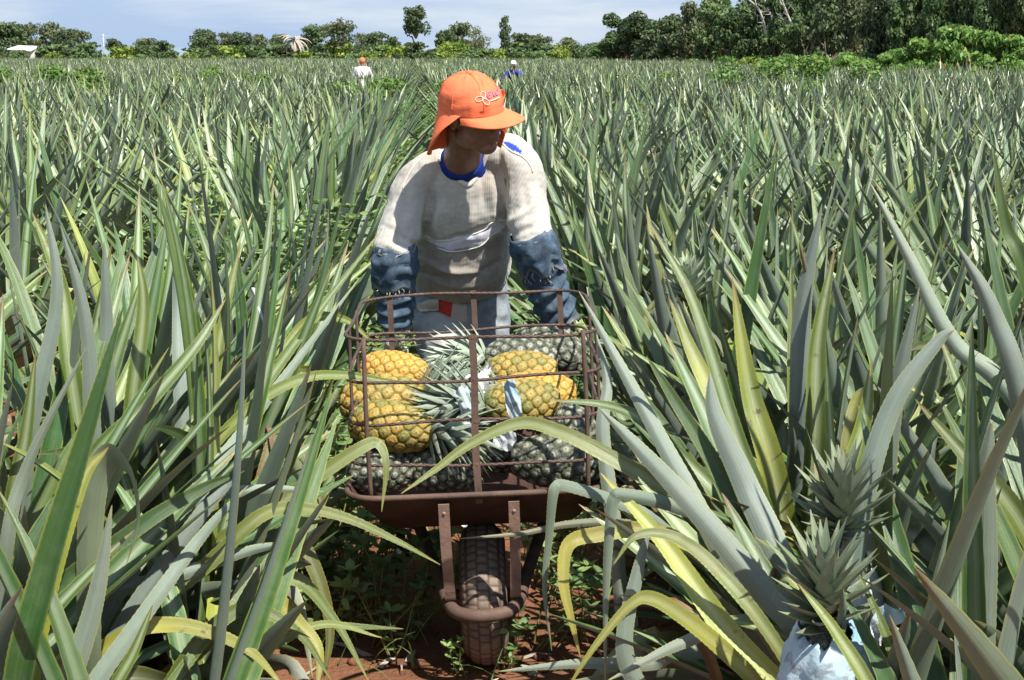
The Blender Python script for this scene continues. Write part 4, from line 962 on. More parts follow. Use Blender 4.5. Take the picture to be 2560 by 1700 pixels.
def hand(mb, wr, grip, side, k=1.0):
    """palm over the handle, four fingers curled under it, the thumb closing from the inner side"""
    c = grip; ax = np.array((0, 1.0, 0.06)); ax = nrm(ax); o = np.array((side, 0, 0))                     # o: outwards
    ball(mb, c+np.array((0, 0.0, 0.036)), (0.030*k, 0.044*k, 0.017*k), 14, 8); tube(mb, [wr, c+np.array((0, 0.004, 0.040))], [0.029*k, 0.027*k], 12)
    for i, (q, ln) in enumerate(((-0.036, 0.95), (-0.012, 1.06), (0.012, 1.0), (0.035, 0.82))):
        base = c+ax*q; r = 0.0092*k; P = []
        for a in np.linspace(55, 55+205*ln, 7):
            a_ = R(a); P.append(base+o*math.cos(math.pi/2-a_)*0.033+np.array((0, 0, math.cos(a_)*0.033)))
        tube(mb, P, np.linspace(r, r*0.8, 7), 8); ball(mb, P[-1], r*0.82, 8, 6)
    P = [c+np.array((-side*0.014, -0.012, 0.038)), c+np.array((-side*0.034, -0.028, 0.020)), c+np.array((-side*0.036, -0.040, -0.004)), c+np.array((-side*0.024, -0.046, -0.024))]
    tube(mb, catmull(P, 8), np.linspace(0.0115*k, 0.009*k, 8), 8); ball(mb, P[-1], 0.009*k, 8, 6)
hand(b, WRR, gripR, -1, 0.9); hand(b, WRL, gripL, 1, 0.9)
bm_ = remeshed(b, 'body', 0.0042, M_SKIN, 3); body = link('body', bm_, man)
for s in (-1, 1):
    mb = MB(); ball(mb, h(s*0.030, 0.072, 0.014), 0.0115, 12, 8); mb.obj('eye', M_EYE, man)
# gloves
for nm, wr, gp, s in (('glove', WRR, gripR, -1), ('glove', WRL, gripL, 1)):
    mb = MB(); hand(mb, wr, gp, s, 1.16); tube(mb, [wr+np.array((0, 0, 0.03)), wr-np.array((0, 0, 0.03))], [0.037, 0.034], 14); link('glove', remeshed(mb, 'glove', 0.0036, M_GLOVE, 2), man)
# undershirt: a slimmer blue torso
mb = MB(); tube(mb, spine[1:-1]+[NECK+(spine[-2]-NECK)*0.3, NECK-(spine[-2]-NECK)*0.1], [(0.150, 0.110), (0.150, 0.118), (0.150, 0.116), (0.138, 0.100), (0.122, 0.085), (0.080, 0.074), (0.066, 0.068)], 32, ref=(1, 0, 0))
for Sh in (SHR, SHL): tube(mb, [Sh+(spine[-2]-Sh)*0.12, Sh, Sh+(Sh-spine[-2])*0.1-np.array((0, 0, 0.05))], [0.058, 0.060, 0.05], 16)
link('undershirt', remeshed(mb, 'undershirt', 0.006, M_BLUE, 5), man)
# jumper
mb = MB()
tube(mb, [A(1060, 638, 5.085), A(1061, 622, 5.06), A(1062, 590, 5.01), A(1066, 515, 4.945), A(1072, 445, 4.88), A(1073, 395, 4.835), A(1070, 366, 4.80)],
     [(0.163, 0.128), (0.170, 0.146), (0.172, 0.162), (0.168, 0.146), (0.172, 0.136), (0.145, 0.108), (0.088, 0.082)], 40, ref=(1, 0, 0))
SLR, SLL = A(905, 600, 4.755), A(1229, 580, 4.738)
tube(mb, catmull([A(1030, 378, 4.82), A(985, 402, 4.83), A(956, 440, 4.835), (SHR+ELR)/2+np.array((-0.006, 0, 0)), ELR+np.array((-0.004, 0, 0.02)), SLR], 22), np.interp(np.linspace(0, 1, 22), [0, 0.2, 0.4, 0.6, 0.8, 1], [0.060, 0.070, 0.074, 0.070, 0.067, 0.056]), 26)
tube(mb, catmull([A(1110, 368, 4.81), A(1160, 356, 4.80), A(1196, 386, 4.795), (SHL+ELL)/2+np.array((0.006, 0, 0)), ELL+np.array((0.004, 0, 0.02)), SLL], 22), np.interp(np.linspace(0, 1, 22), [0, 0.2, 0.4, 0.6, 0.8, 1], [0.058, 0.068, 0.074, 0.069, 0.066, 0.054]), 26)
jm = remeshed(mb, 'jumper', 0.0055, M_KNIT, 6)
v = mverts(jm); nn = mnormals(jm); x, y = proj(v+MO); front = (v+MO)[:, 1] < 5.02
dx_ = np.zeros(len(v))
def fold(x0, y0, x1, y1, w, amp, soft=1.0):
    """a crease line on the cloth's front, in photo coordinates, raised (+) or sunk (-)"""
    L2 = (x1-x0)**2+(y1-y0)**2; t = np.clip(((x-x0)*(x1-x0)+(y-y0)*(y1-y0))/L2, 0, 1)
    d = np.hypot(x-(x0+t*(x1-x0)), y-(y0+t*(y1-y0))); g = np.exp(-(d/w)**2)*np.sin(np.pi*np.clip(t*0.9+0.05, 0, 1)); return amp*g*front
for f_ in [(978, 540, 1000, 440, 9, -0.010), (1000, 560, 1016, 470, 8, 0.006), (1163, 470, 1150, 330, 8, -0.007), (1140, 500, 1128, 380, 8, 0.006), (1115, 480, 1112, 400, 7, -0.005), (1165, 545, 1150, 470, 9, -0.008),
           (1165, 520, 1235, 470, 8, 0.006), (1175, 545, 1245, 515, 8, -0.006), (1180, 570, 1250, 550, 7, 0.005), (960, 600, 885, 560, 9, 0.006), (965, 570, 890, 520, 9, -0.005), (955, 625, 1040, 650, 8, -0.007), (975, 600, 1080, 640, 8, 0.006),
           (1160, 600, 1080, 645, 8, -0.006), (1010, 560, 1140, 520, 7, -0.006), (1090, 470, 1075, 560, 12, 0.006), (1000, 620, 1130, 632, 6, 0.005), (935, 440, 915, 560, 10, -0.005), (1205, 400, 1215, 520, 10, -0.004)]:
    dx_ += 1.7*fold(*f_)
dx_ += 0.006*vnoise(v, 16, 2)+0.003*vnoise(v*np.array((1, 1, 0.45)), 38, 7)+0.0016*vnoise(v*np.array((0.6, 1, 1.5)), 60, 17)
v2 = v+nn*dx_[:, None]; set_verts(jm, v2)
def C1(cx, cy): return ((880+cx*0.38265)*0.92227, (140+cy*0.38265)*0.92227)
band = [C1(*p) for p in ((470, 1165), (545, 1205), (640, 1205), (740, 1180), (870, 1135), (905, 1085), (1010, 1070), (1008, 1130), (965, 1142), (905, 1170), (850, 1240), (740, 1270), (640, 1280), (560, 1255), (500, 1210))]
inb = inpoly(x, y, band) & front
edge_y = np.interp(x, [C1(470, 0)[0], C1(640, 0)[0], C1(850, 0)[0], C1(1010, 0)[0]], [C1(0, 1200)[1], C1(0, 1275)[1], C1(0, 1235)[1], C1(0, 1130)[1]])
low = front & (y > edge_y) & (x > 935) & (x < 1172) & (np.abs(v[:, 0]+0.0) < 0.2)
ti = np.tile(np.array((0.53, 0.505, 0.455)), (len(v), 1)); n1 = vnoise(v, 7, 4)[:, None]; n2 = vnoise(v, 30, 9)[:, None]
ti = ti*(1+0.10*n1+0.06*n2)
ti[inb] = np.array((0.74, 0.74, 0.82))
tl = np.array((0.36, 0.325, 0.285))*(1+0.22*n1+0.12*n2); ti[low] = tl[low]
sp = np.exp(-(((x-C1(845, 0)[0])/16)**2+((y-C1(0, 1310)[1])/9)**2)); ti = ti*(1-0.7*sp[:, None]*(n2 > 0))+np.array((0.7, 0.68, 0.64))*0.7*sp[:, None]*(n2 > 0)
st = np.clip((vnoise(v, 12, 21)-0.28)*3, 0, 1)[:, None]*0.5; ti = ti*(1-st)+np.array((0.36, 0.29, 0.22))*st
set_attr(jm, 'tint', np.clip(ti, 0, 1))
# knit ribs run round the sleeves and up the body
lv = np.zeros((len(v), 3)); lv[:, 0] = v[:, 0]*1.0
arm = (x < 955) | (x > 1180); lv[arm, 0] = v[arm, 0]*1.1+0.2*v[arm, 2]; set_attr(jm, 'lv', lv)
vee = [(1018, 300), (1022, 345), (1036, 385), (1060, 415), (1079, 426), (1094, 413), (1114, 378), (1126, 345), (1150, 325), (1150, 270), (1018, 270)]
hole = [C1(*p) for p in ((990, 555), (1030, 553), (1075, 580), (1105, 610), (1113, 636), (1080, 628), (1035, 610), (1005, 585))]
inh = inpoly(x+2.5*vnoise(v, 160, 2), y+2.5*vnoise(v, 160, 8), hole) & ((v+MO)[:, 1] < 4.92); ti[inh] = np.array((0.025, 0.065, 0.36)); set_attr(jm, 'tint', np.clip(ti, 0, 1)); v3 = mverts(jm); v3[inh] -= nn[inh]*0.004; set_verts(jm, v3)
kill = (inpoly(x, y, vee) & ((v+MO)[:, 1] < 4.86)) | (np.linalg.norm(v-NECK, axis=1) < 0.078) & (np.sum((v-NECK)*nrm(NECK-spine[-2]), 1) > -0.01)
lowhem = (np.sum((v-A(1060, 638, 5.085))*nrm(spine[2]-spine[0]), 1) < 0.004) & (np.abs(v[:, 0]) < 0.19) & ((v+MO)[:, 2] < 0.86) & ((v+MO)[:, 1] > 4.86)
kill |= lowhem
jumper = link('jumper', jm, man)
# trims that lie on the jumper: neckline, seams, tear edge
from mathutils.bvhtree import BVHTree
def drape(me, pts, lift):
    bv = BVHTree.FromPolygons([vv.co[:] for vv in me.vertices], [p.vertices[:] for p in me.polygons]); out = []
    co = np.array((0, 0, CAMH))-MO
    for (px, py) in pts:
        d = W(px, py, 4.0)-np.array((0, 0, CAMH)); d = d/np.linalg.norm(d); hit = bv.ray_cast(Vector(co), Vector(d))
        if hit[0] is None:
            q = co+d*4.6; nr = bv.find_nearest(Vector(q)); out.append(np.array(nr[0])+np.array(nr[1])*lift)
        else:
            n_ = np.array(hit[1]); n_ = n_ if n_.dot(d) < 0 else -n_; out.append(np.array(hit[0])+n_*lift)
    return np.array(out)
full = jm
def dens(P, n): return catmull([(p[0], p[1], 0) for p in P], n)[:, :2]
M_TRIM = simple('jumper_trim', (0.66, 0.62, 0.54), 0.9, 0.1, 40.0, spec=0.1, bump=0.3)
vpts = dens([(1019, 335), (1022, 350), (1036, 386), (1060, 416), (1079, 427), (1094, 414), (1114, 379), (1127, 346), (1140, 330)], 34)
P = drape(jm, vpts, 0.002); P = (P+np.roll(P, 1, 0)+np.roll(P, -1, 0))/3 if False else P
for _ in range(4): P[1:-1] = (P[:-2]+2*P[1:-1]+P[2:])/4
mb = MB(); tube(mb, P, [(0.0085, 0.004)]*len(P), 8, ref=nrm(np.array((0.0, 0, 1.0)))); mb.obj('neck_band', M_TRIM, jumper)
for pl in ([(545, 560), (470, 640), (390, 740), (335, 850), (345, 900)], [(970, 560), (1040, 625), (1110, 655), (1165, 715), (1180, 760)], [(470, 1168), (545, 1206), (640, 1206), (740, 1180), (870, 1136), (905, 1086), (1008, 1072)], [(555, 1252), (640, 1278), (740, 1268), (850, 1236), (900, 1180), (965, 1140)]):
    P = drape(jm, dens([C1(*p) for p in pl], 26), 0.001)
    for _ in range(3): P[1:-1] = (P[:-2]+2*P[1:-1]+P[2:])/4
    mb = MB(); tube(mb, P, 0.0026, 6); mb.obj('seam', M_TRIM, jumper)
del_faces(jm, kill)
# jeans
mb = MB()
tube(mb, [A(1062, 632, 5.07), A(1062, 665, 5.09), A(1063, 705, 5.11), A(1064, 735, 5.12)], [(0.152, 0.118), (0.162, 0.126), (0.166, 0.128), (0.14, 0.11)], 30, ref=(1, 0, 0))
for Hp, Kn, An, k in ((HIPR, KNR, ANR, 1.08), (HIPL, KNL, ANL, 0.98)):
    tube(mb, [Hp+np.array((0, 0, 0.05)), Hp, (Hp+Kn)/2, Kn, (Kn+An)/2, An+np.array((0, 0, 0.02))], np.array([0.088, 0.096, 0.092, 0.080, 0.074, 0.070])*k, 22)
je = remeshed(mb, 'jeans', 0.006, M_DENIM, 5); v = mverts(je); nn = mnormals(je); x, y = proj(v+MO)
d_ = 0.006*vnoise(v*np.array((1, 1, 1.6)), 17, 3)+0.004*vnoise(v, 36, 5)
front = np.ones(len(v), bool)
for f_ in [(955, 700, 1060, 690, 6, 0.005), (960, 715, 1050, 705, 5, -0.005), (1095, 680, 1098, 760, 6, -0.012), (1110, 690, 1165, 665, 6, 0.005), (1105, 720, 1160, 745, 8, -0.005), (975, 790, 1075, 770, 7, 0.005), (1100, 760, 1150, 720, 6, 0.004)]: d_ += fold(*f_)
set_verts(je, v+nn*d_[:, None])
base = np.array((0.19, 0.24, 0.30)); n1 = vnoise(v, 9, 1)[:, None]; n2 = vnoise(v, 45, 3)[:, None]
fade = np.clip(np.exp(-(((x-1035)/58)**2+((y-765)/95)**2))*1.15+np.exp(-(((x-1150)/20)**2+((y-740)/70)**2))*0.5, 0, 1)[:, None]
c = base*(1+0.25*n1+0.15*n2); c = c*(1-0.75*fade)+np.array((0.62, 0.61, 0.59))*0.75*fade
mud = np.clip((0.45-(v+MO)[:, 2])*3, 0, 1)[:, None]*0.6; c = c*(1-mud)+np.array((0.30, 0.20, 0.14))*mud
set_attr(je, 'tint', np.clip(c, 0, 1)); jeans = link('jeans', je, man)
def patch(name, poly, mat, lift, n=10, ti=None):
    (a, b_, c_, d2) = [np.array(p, float) for p in poly]; pts_ = []
    for i in range(n):
        for j in range(n):
            s, t = i/(n-1), j/(n-1); pts_.append((a*(1-s)+b_*s)*(1-t)+(d2*(1-s)+c_*s)*t)
    P = drape(je, pts_, lift); P += (0.0015*vnoise(P, 60, 3))[:, None]; k = len(P); f = grid_faces(n, n); mb = MB(); cdir = nrm(np.array((0, 0, CAMH))-MO-P.mean(0))
    mb.add(np.vstack([P, P-cdir*0.003]), np.vstack([f, f[:, ::-1]+k]), ti=ti); return mb.obj(name, mat, jeans)
def C4(cx, cy): return ((880+cx/4.142)*0.92227, (600+cy/4.143)*0.92227)
patch('red_patch', [C4(770, 700), C4(915, 610), C4(1040, 625), C4(1025, 795)], M_RED, 0.004)
patch('pale_patch', [C4(668, 660), C4(905, 605), C4(905, 730), C4(720, 750)], M_COTTON, 0.008, ti=(0.58, 0.52, 0.47))
patch('torn_patch', [C4(1050, 640), C4(1185, 660), C4(1190, 850), C4(1010, 840)], M_COTTON, 0.003, ti=(0.60, 0.53, 0.52))
for pl in ([(1310, 400), (1340, 470), (1350, 560), (1300, 640)],):
    P = drape(je, dens([C4(*p) for p in pl], 14), 0.001); mb = MB(); tube(mb, P, 0.004, 6); mb.obj('fly_seam', M_SLEEVE, jeans)
# denim sleeves pulled over the forearms, torn at both ends
def denim_sleeve(El, Wr, r0, r1, ruff, seed):
    rg = np.random.default_rng(seed); n, m = 46, 44; s = np.linspace(-0.10, 0.98, n); ax = nrm(Wr-El); V = np.zeros((n, m, 3)); LV = np.zeros((n, m, 3))
    e1 = nrm(np.cross(ax, (0, 1.0, 0))); e2 = np.cross(ax, e1); ti = np.zeros((n, m, 3))
    for i in range(n):
        for j in range(m):
            a = 2*math.pi*j/m; q = np.array((math.cos(a), math.sin(a), s[i]*4))
            r = r0+(r1-r0)*s[i]+0.010*mnoise.noise(Vector((q[0]*1.3+seed, q[1]*1.3, s[i]*9)))+0.009*math.sin(s[i]*36+2.6*math.sin(a+seed)+seed)*max(0, s[i])+0.006*mnoise.noise(Vector((q[0]*3+seed, q[1]*3, s[i]*22)))
            r -= 0.020*max(0, s[i]-0.86)/0.12*0.6
            ss = s[i]+(0.10*mnoise.noise(Vector((q[0]*2.5, q[1]*2.5+seed, 0)))+0.035*(rg.random()-0.5) if i in (0, n-1) else 0)
            V[i, j] = El+(Wr-El)*ss+(e1*math.cos(a)+e2*math.sin(a))*r; ti[i, j, 0] = 0.8 if i in (0, n-1) else (0.25 if i in (1, n-2) else 0)
    mb = MB(); f = grid_faces(n, m, True); P = V.reshape(-1, 3); mb.add(P, f, ti=ti.reshape(-1, 3)); o = mb.obj('denim_sleeve', M_SLEEVE, man)
    so = o.modifiers.new('thick', 'SOLIDIFY'); so.thickness = 0.003
    # the folded-down torn cuff
    n2 = 16; s2 = np.linspace(-0.16, ruff, n2); V = np.zeros((n2, m, 3)); ti = np.zeros((n2, m, 3))
    for i in range(n2):
        for j in range(m):
            a = 2*math.pi*j/m; t = i/(n2-1); sv = s2[i]; r = r0+(r1-r0)*sv+0.010*mnoise.noise(Vector((math.cos(a)*1.3+seed, math.sin(a)*1.3, sv*9)))+0.009*math.sin(sv*36+2.6*math.sin(a+seed)+seed)*max(0, sv)+0.006*mnoise.noise(Vector((math.cos(a)*3+seed, math.sin(a)*3, sv*4*5.5)))+0.0045-0.012*max(0, 0.25-t)/0.25+0.010*math.sin(math.pi*t)*(0.6+mnoise.noise(Vector((math.cos(a)*2+seed, math.sin(a)*2, 7))))
            ss = s2[i]+t*(0.24*mnoise.noise(Vector((math.cos(a)*1.4+seed, math.sin(a)*1.4, 4)))+(0.035*(rg.random()-0.5) if i == n2-1 else 0))
            V[i, j] = El+(Wr-El)*ss+(e1*math.cos(a)+e2*math.sin(a))*r; ti[i, j, 0] = (0.9 if i == n2-1 else 0.35 if i == n2-2 else 0)
    mb = MB(); mb.add(V.reshape(-1, 3), grid_faces(n2, m, True), ti=ti.reshape(-1, 3))
    for j in range(0, m):
        for k in range(1):
            if rg.random() < 0.35: continue
            p = V[-1, j]; q = p+ax*rg.uniform(0.004, 0.022)+rg.normal(0, 0.006, 3); tube(mb, [p, (p+q)/2+rg.normal(0, 0.003, 3), q], [0.0011, 0.0009, 0.0006], 3, ti=(1, 0, 0))
    c_ = mb.obj('torn_cuff', M_SLEEVE, o); c_.modifiers.new('thick', 'SOLIDIFY').thickness = 0.003
denim_sleeve(ELR+np.array((-0.004, 0, 0)), WRR+np.array((0, 0, -0.005)), 0.066, 0.056, 0.40, 3)
denim_sleeve(ELL+np.array((0.004, 0, 0.01)), WRL+np.array((0, 0, -0.005)), 0.068, 0.060, 0.28, 8)
for An in (ANR, ANL):
    mb = MB(); ball(mb, An+np.array((0, -0.055, -0.052)), (0.050, 0.130, 0.040)); tube(mb, [An+np.array((0, 0.01, -0.06)), An+np.array((0, 0, 0.10))], [0.055, 0.052], 16); box(mb, An+np.array((0, -0.05, -0.080)), (0.085, 0.24, 0.02))
    link('boot', remeshed(mb, 'boot', 0.006, M_BOOT, 3), man)
# ---- cap
capc = h(0, -0.006, 0.032); cr_ = np.array((0.087, 0.104, 0.092))
def dome(a, z, lift=0.0):
    """a: heading round the head (0 = forward), z: 0 at the rim .. 1 at the crown"""
    el = z*math.pi/2; cz = math.cos(el)**0.85; seam = 1-0.012*max(0, 1-abs(((a/(math.pi/3)+0.5) % 1)-0.5)*14)*(z < 0.97)
    n_ = 0.0045*mnoise.noise(Vector((math.cos(a)*2.4, math.sin(a)*2.4, z*4+3)))+0.0022*mnoise.noise(Vector((math.cos(a)*2.0, math.sin(a)*2.0, z*16+1)))*(1-z); aw = (a+math.pi) % (2*math.pi)-math.pi; n_ -= 0.009*math.exp(-((z-0.60)/0.17)**2-((aw+0.35-(z-0.60)*1.2)/0.11)**2)
    r = np.array((math.sin(a)*cz*cr_[0], math.cos(a)*cz*cr_[1], math.sin(el)*cr_[2])); return capc+HM@(r*(seam+(n_+lift)/0.1))
na, nz = 96, 30; V = []
for i in range(nz):
    z = -0.10+1.10*i/(nz-1)
    for j in range(na):
        a = 2*math.pi*j/na
        if z < 0: p = dome(a, 0)+HM@np.array((0, 0, z*0.20))
        else: p = dome(a, z)
        V.append(p)
seams = [[dome(q*math.pi/3+math.pi/6, z, 0.0006) for z in np.linspace(0.0, 0.985, 24)] for q in range(6)]
mb = MB(); V = np.array(V); f = grid_faces(nz, na, True); k = len(V); V = np.vstack([V, V[-na:].mean(0)]); mb.add(V, f, [(k, k-na+j, k-na+(j+1) % na) for j in range(na)])
ball(mb, dome(0, 1.0), (0.008, 0.008, 0.005), 10, 6, HM); cap = mb.obj('cap', M_ORANGE, man); cap.modifiers.new('t', 'SOLIDIFY').thickness = 0.0022
for sm in seams:
    mb = MB(); tube(mb, sm, 0.0016, 5); mb.obj('panel_seam', M_ORANGE, cap)
# brim
nb, nr = 40, 14; V = []
for i in range(nr):
    t = i/(nr-1)
    for j in range(nb):
        s = -1+2*j/(nb-1); a = s*R(74); edge = (1-abs(s)**3.2)
        p0 = np.array((math.sin(a)*cr_[0]*1.005, math.cos(a)*cr_[1]*1.005, -0.014)); ext = 0.078*edge*t
        V.append(capc+HM@np.array((p0[0]+math.sin(a)*ext*0.25+0.0*t, p0[1]+ext, p0[2]-0.013*t*(0.35+0.65*edge)-0.013*(s**2)*t*1.0-0.006*s*s)))
V = np.array(V); f = grid_faces(nr, nb); k = len(V); mb = MB(); dn = HM@np.array((0, 0, -0.004)); rim_ = []
idx = list(range(nb))+[i*nb+nb-1 for i in range(1, nr)]+[(nr-1)*nb+j for j in range(nb-2, -1, -1)]+[i*nb for i in range(nr-2, 0, -1)]
for i in range(len(idx)): a_, b_ = idx[i], idx[(i+1) % len(idx)]; rim_.append((a_, b_, b_+k, a_+k))
mb.add(np.vstack([V, V+dn]), np.vstack([f, f[:, ::-1]+k, np.array(rim_)[:, ::-1]])); mb.obj('brim', M_ORANGE, cap)
# neck flap: hangs from the sides and back of the cap on to the shoulders
nf, nh = 64, 22; V = []
for i in range(nh):
    t = i/(nh-1)
    for j in range(nf):
        s = -1+2*j/(nf-1); a = math.pi+s*(R(106)-R(44)*t*(1 if s > 0 else 0.5)); p0 = np.array((math.sin(a)*cr_[0]*1.0, math.cos(a)*cr_[1]*1.0, -0.012))
        ln = 0.150*(1-0.50*abs(s)**5); out = 0.012*math.sin(t*3.1)+0.036*t**2*(1-0.6*abs(s)**4)+0.008*math.sin(s*9+1.0)*t
        world_dn = np.array((0, 0, -1.0)); q = capc+HM@p0+world_dn*ln*t+nrm((HM@np.array((math.sin(a), math.cos(a), 0)))*np.array((1, 1, 0.2)))*out
        V.append(q)
mb = MB(); mb.add(np.array(V), grid_faces(nh, nf)[:, ::-1]); fl = mb.obj('neck_flap', M_ORANGE, cap); fl.modifiers.new('t', 'SOLIDIFY').thickness = 0.0022
# flap's chin strap on the far side and the loop on the crown's side
P = drape(cap.data, [C1(996, 285)], 0.004)[0]; q0 = dome(R(62), 0.06, 0.001)
th = np.linspace(0, math.pi, 12); mb = MB()
Lp = [q0+HM@np.array((0.020*math.sin(t_), 0.0, 0.018*math.cos(t_)+0.002)) for t_ in th]
tube(mb, Lp, [(0.007, 0.0014)]*12, 6, ref=HM@np.array((0, 1.0, 0))); mb.obj('strap_loop', M_ORANGE, cap)
Ps = catmull([capc+HM@np.array((0.080, 0.060, -0.030)), capc+HM@np.array((0.086, 0.062, -0.075)), capc+HM@np.array((0.074, 0.052, -0.125)), capc+HM@np.array((0.070, 0.044, -0.150))], 12)
mb = MB(); tube(mb, Ps, [(0.010, 0.0015)]*12, 6, ref=HM@np.array((0, 1.0, 0))); mb.obj('chin_strap', M_ORANGE, cap)
# printed emblem: three petals, a short word and an underline
def C3(cx, cy): return ((1040+cx*0.16584)*0.92227, (160+cy*0.16584)*0.92227)
def print_line(pl, r, mat, name, n=None):
    P = drape(cap.data, dens([C3(*p) for p in pl], n or len(pl)*3), 0.0014); mb = MB(); tube(mb, P, [(r, r*0.35)]*len(P), 6, ref=HM@np.array((0, 0, 1.0))); return mb
mb_all = []
def petal(ax_, ay, bx_, by, w):
    c = []
    for t in np.linspace(0, 2*math.pi, 18):
        s = (1-math.cos(t))/2; o = math.sin(t)*w*(0.55+0.45*s); dx, dy = bx_-ax_, by-ay; L = math.hypot(dx, dy); c.append((ax_+dx*s-dy/L*o, ay+dy*s+dx/L*o))
    return c
emb = MB()
def addline(target, pl, r, n=None):
    P = drape(cap.data, dens([C3(*p) for p in pl], n or len(pl)*2), 0.0022); tube(target, P, r, 5)
addline(emb, petal(1025, 515, 895, 540, 48), 0.0010); addline(emb, petal(1025, 515, 1000, 425, 44), 0.0010); addline(emb, petal(1000, 520, 1095, 605, 42), 0.0010)
addline(emb, [(1110, 560), (1180, 535), (1248, 500)], 0.0016, 10); emb.obj('petal_emblem', M_LOGO, cap)
tx = MB()
for st_ in ([(1125, 420), (1068, 445)], [(1068, 445), (1085, 520)], [(1085, 520), (1140, 495)], [(1077, 483), (1122, 462)], [(1148, 410), (1165, 488)], [(1165, 488), (1200, 470)],
            [(1205, 392), (1190, 425), (1200, 462), (1222, 468), (1240, 440), (1232, 398), (1205, 392)]): addline(tx, st_, 0.0013, 4 if len(st_) == 2 else 16)
tx.obj('cap_lettering', M_TEXT, cap)

# ---------------------------------------------------------------- workers far out in the field
def far_person(name_lab, px, headtop, feetdist, lean, shirtmat, capmat, back, armpose):
    Yd = feetdist; p = W(px, headtop, Yd); H = p[2]; t = thing('person', name_lab, 'person', (p[0], Yd, 0), 'workers far out in the field')
    f = 1.0 if not back else -1.0        # facing the camera or away from it
    sh = np.array((0, -f*lean, H-0.32)); hip = np.array((0, f*0.02, 0.86)); hd = sh+np.array((0.0, -f*0.06, 0.20)); b = MB()
    ball(b, hd, (0.078, 0.095, 0.115)); tube(b, [hd, sh], [0.055, 0.06], 10); tube(b, [hip, (hip+sh)/2, sh], [(0.16, 0.11), (0.17, 0.12), (0.13, 0.08)], 16, ref=(1, 0, 0))
    arms = []
    for s in (-1, 1):
        a = sh+np.array((s*0.18, 0, -0.03)); e = a+np.array((s*0.10, -f*0.05, -0.25)); w = e+np.array((-s*armpose, -f*0.20, -0.12)); arms.append((a, e, w))
        tube(b, [sh+np.array((s*0.1, 0, 0)), a, e, w], [0.06, 0.055, 0.043, 0.030], 10); ball(b, w+np.array((0, -f*0.04, -0.03)), (0.035, 0.05, 0.025), 8, 6)
        for k in range(4): q = w+np.array(((k-1.5)*0.017, -f*0.08, -0.04)); tube(b, [w, q, q+np.array((0, -f*0.02, -0.035))], [0.011, 0.010, 0.008], 6)
        tube(b, [hip+np.array((s*0.09, 0, 0)), np.array((s*0.11, -f*0.03, 0.46)), np.array((s*0.12, 0, 0.06))], [0.09, 0.06, 0.045], 10); ball(b, (s*0.12, -f*0.06, 0.04), (0.045, 0.12, 0.04), 8, 6)
    link('body', remeshed(b, 'body', 0.014, M_SKIN, 3), t)
    c = MB(); tube(c, [hip-(sh-hip)*0.1, (hip+sh)/2, sh-(sh-hip)*0.12, sh+(sh-hip)*0.05], [(0.19, 0.14), (0.20, 0.15), (0.21, 0.12), (0.09, 0.07)], 18, ref=(1, 0, 0))
    for a, e, w in arms: tube(c, [sh, a, e, w], [0.075, 0.080, 0.068, 0.058], 12)
    link('shirt', remeshed(c, 'shirt', 0.014, shirtmat, 3), t)
    c = MB()
    for s in (-1, 1): tube(c, [hip+np.array((s*0.08, 0, 0.02)), np.array((s*0.11, -f*0.03, 0.46)), np.array((s*0.12, 0, 0.10))], [0.11, 0.085, 0.075], 12)
    link('trousers', remeshed(c, 'trousers', 0.016, M_SLEEVE, 2), t)
    c = MB(); ball(c, hd+np.array((0, 0, 0.035)), (0.093, 0.112, 0.100), 18, 12); ball(c, hd+np.array((0, -f*0.11, 0.035)), (0.075, 0.085, 0.014), 14, 6)
    if back: ball(c, hd+np.array((0, 0.075, -0.06)), (0.085, 0.035, 0.10), 12, 8)
    link('cap', remeshed(c, 'cap', 0.011, capmat, 2), t)
M_WSHIRT = simple('white_shirt', (0.66, 0.66, 0.66), 0.9, 0.1); M_BSHIRT = simple('blue_shirt', (0.03, 0.045, 0.30), 0.9, 0.15); M_WCAP = simple('white_cap', (0.74, 0.70, 0.68), 0.9, 0.1)
far_person('distant worker in a white shirt and orange cap seen from behind among the plants', 834, 133, 47, 0.10, M_WSHIRT, M_ORANGE, True, 0.02)
far_person('distant worker in a blue shirt and white cap stooping over the plants', 1184, 140, 45, 0.25, M_BSHIRT, M_WCAP, False, 0.12)
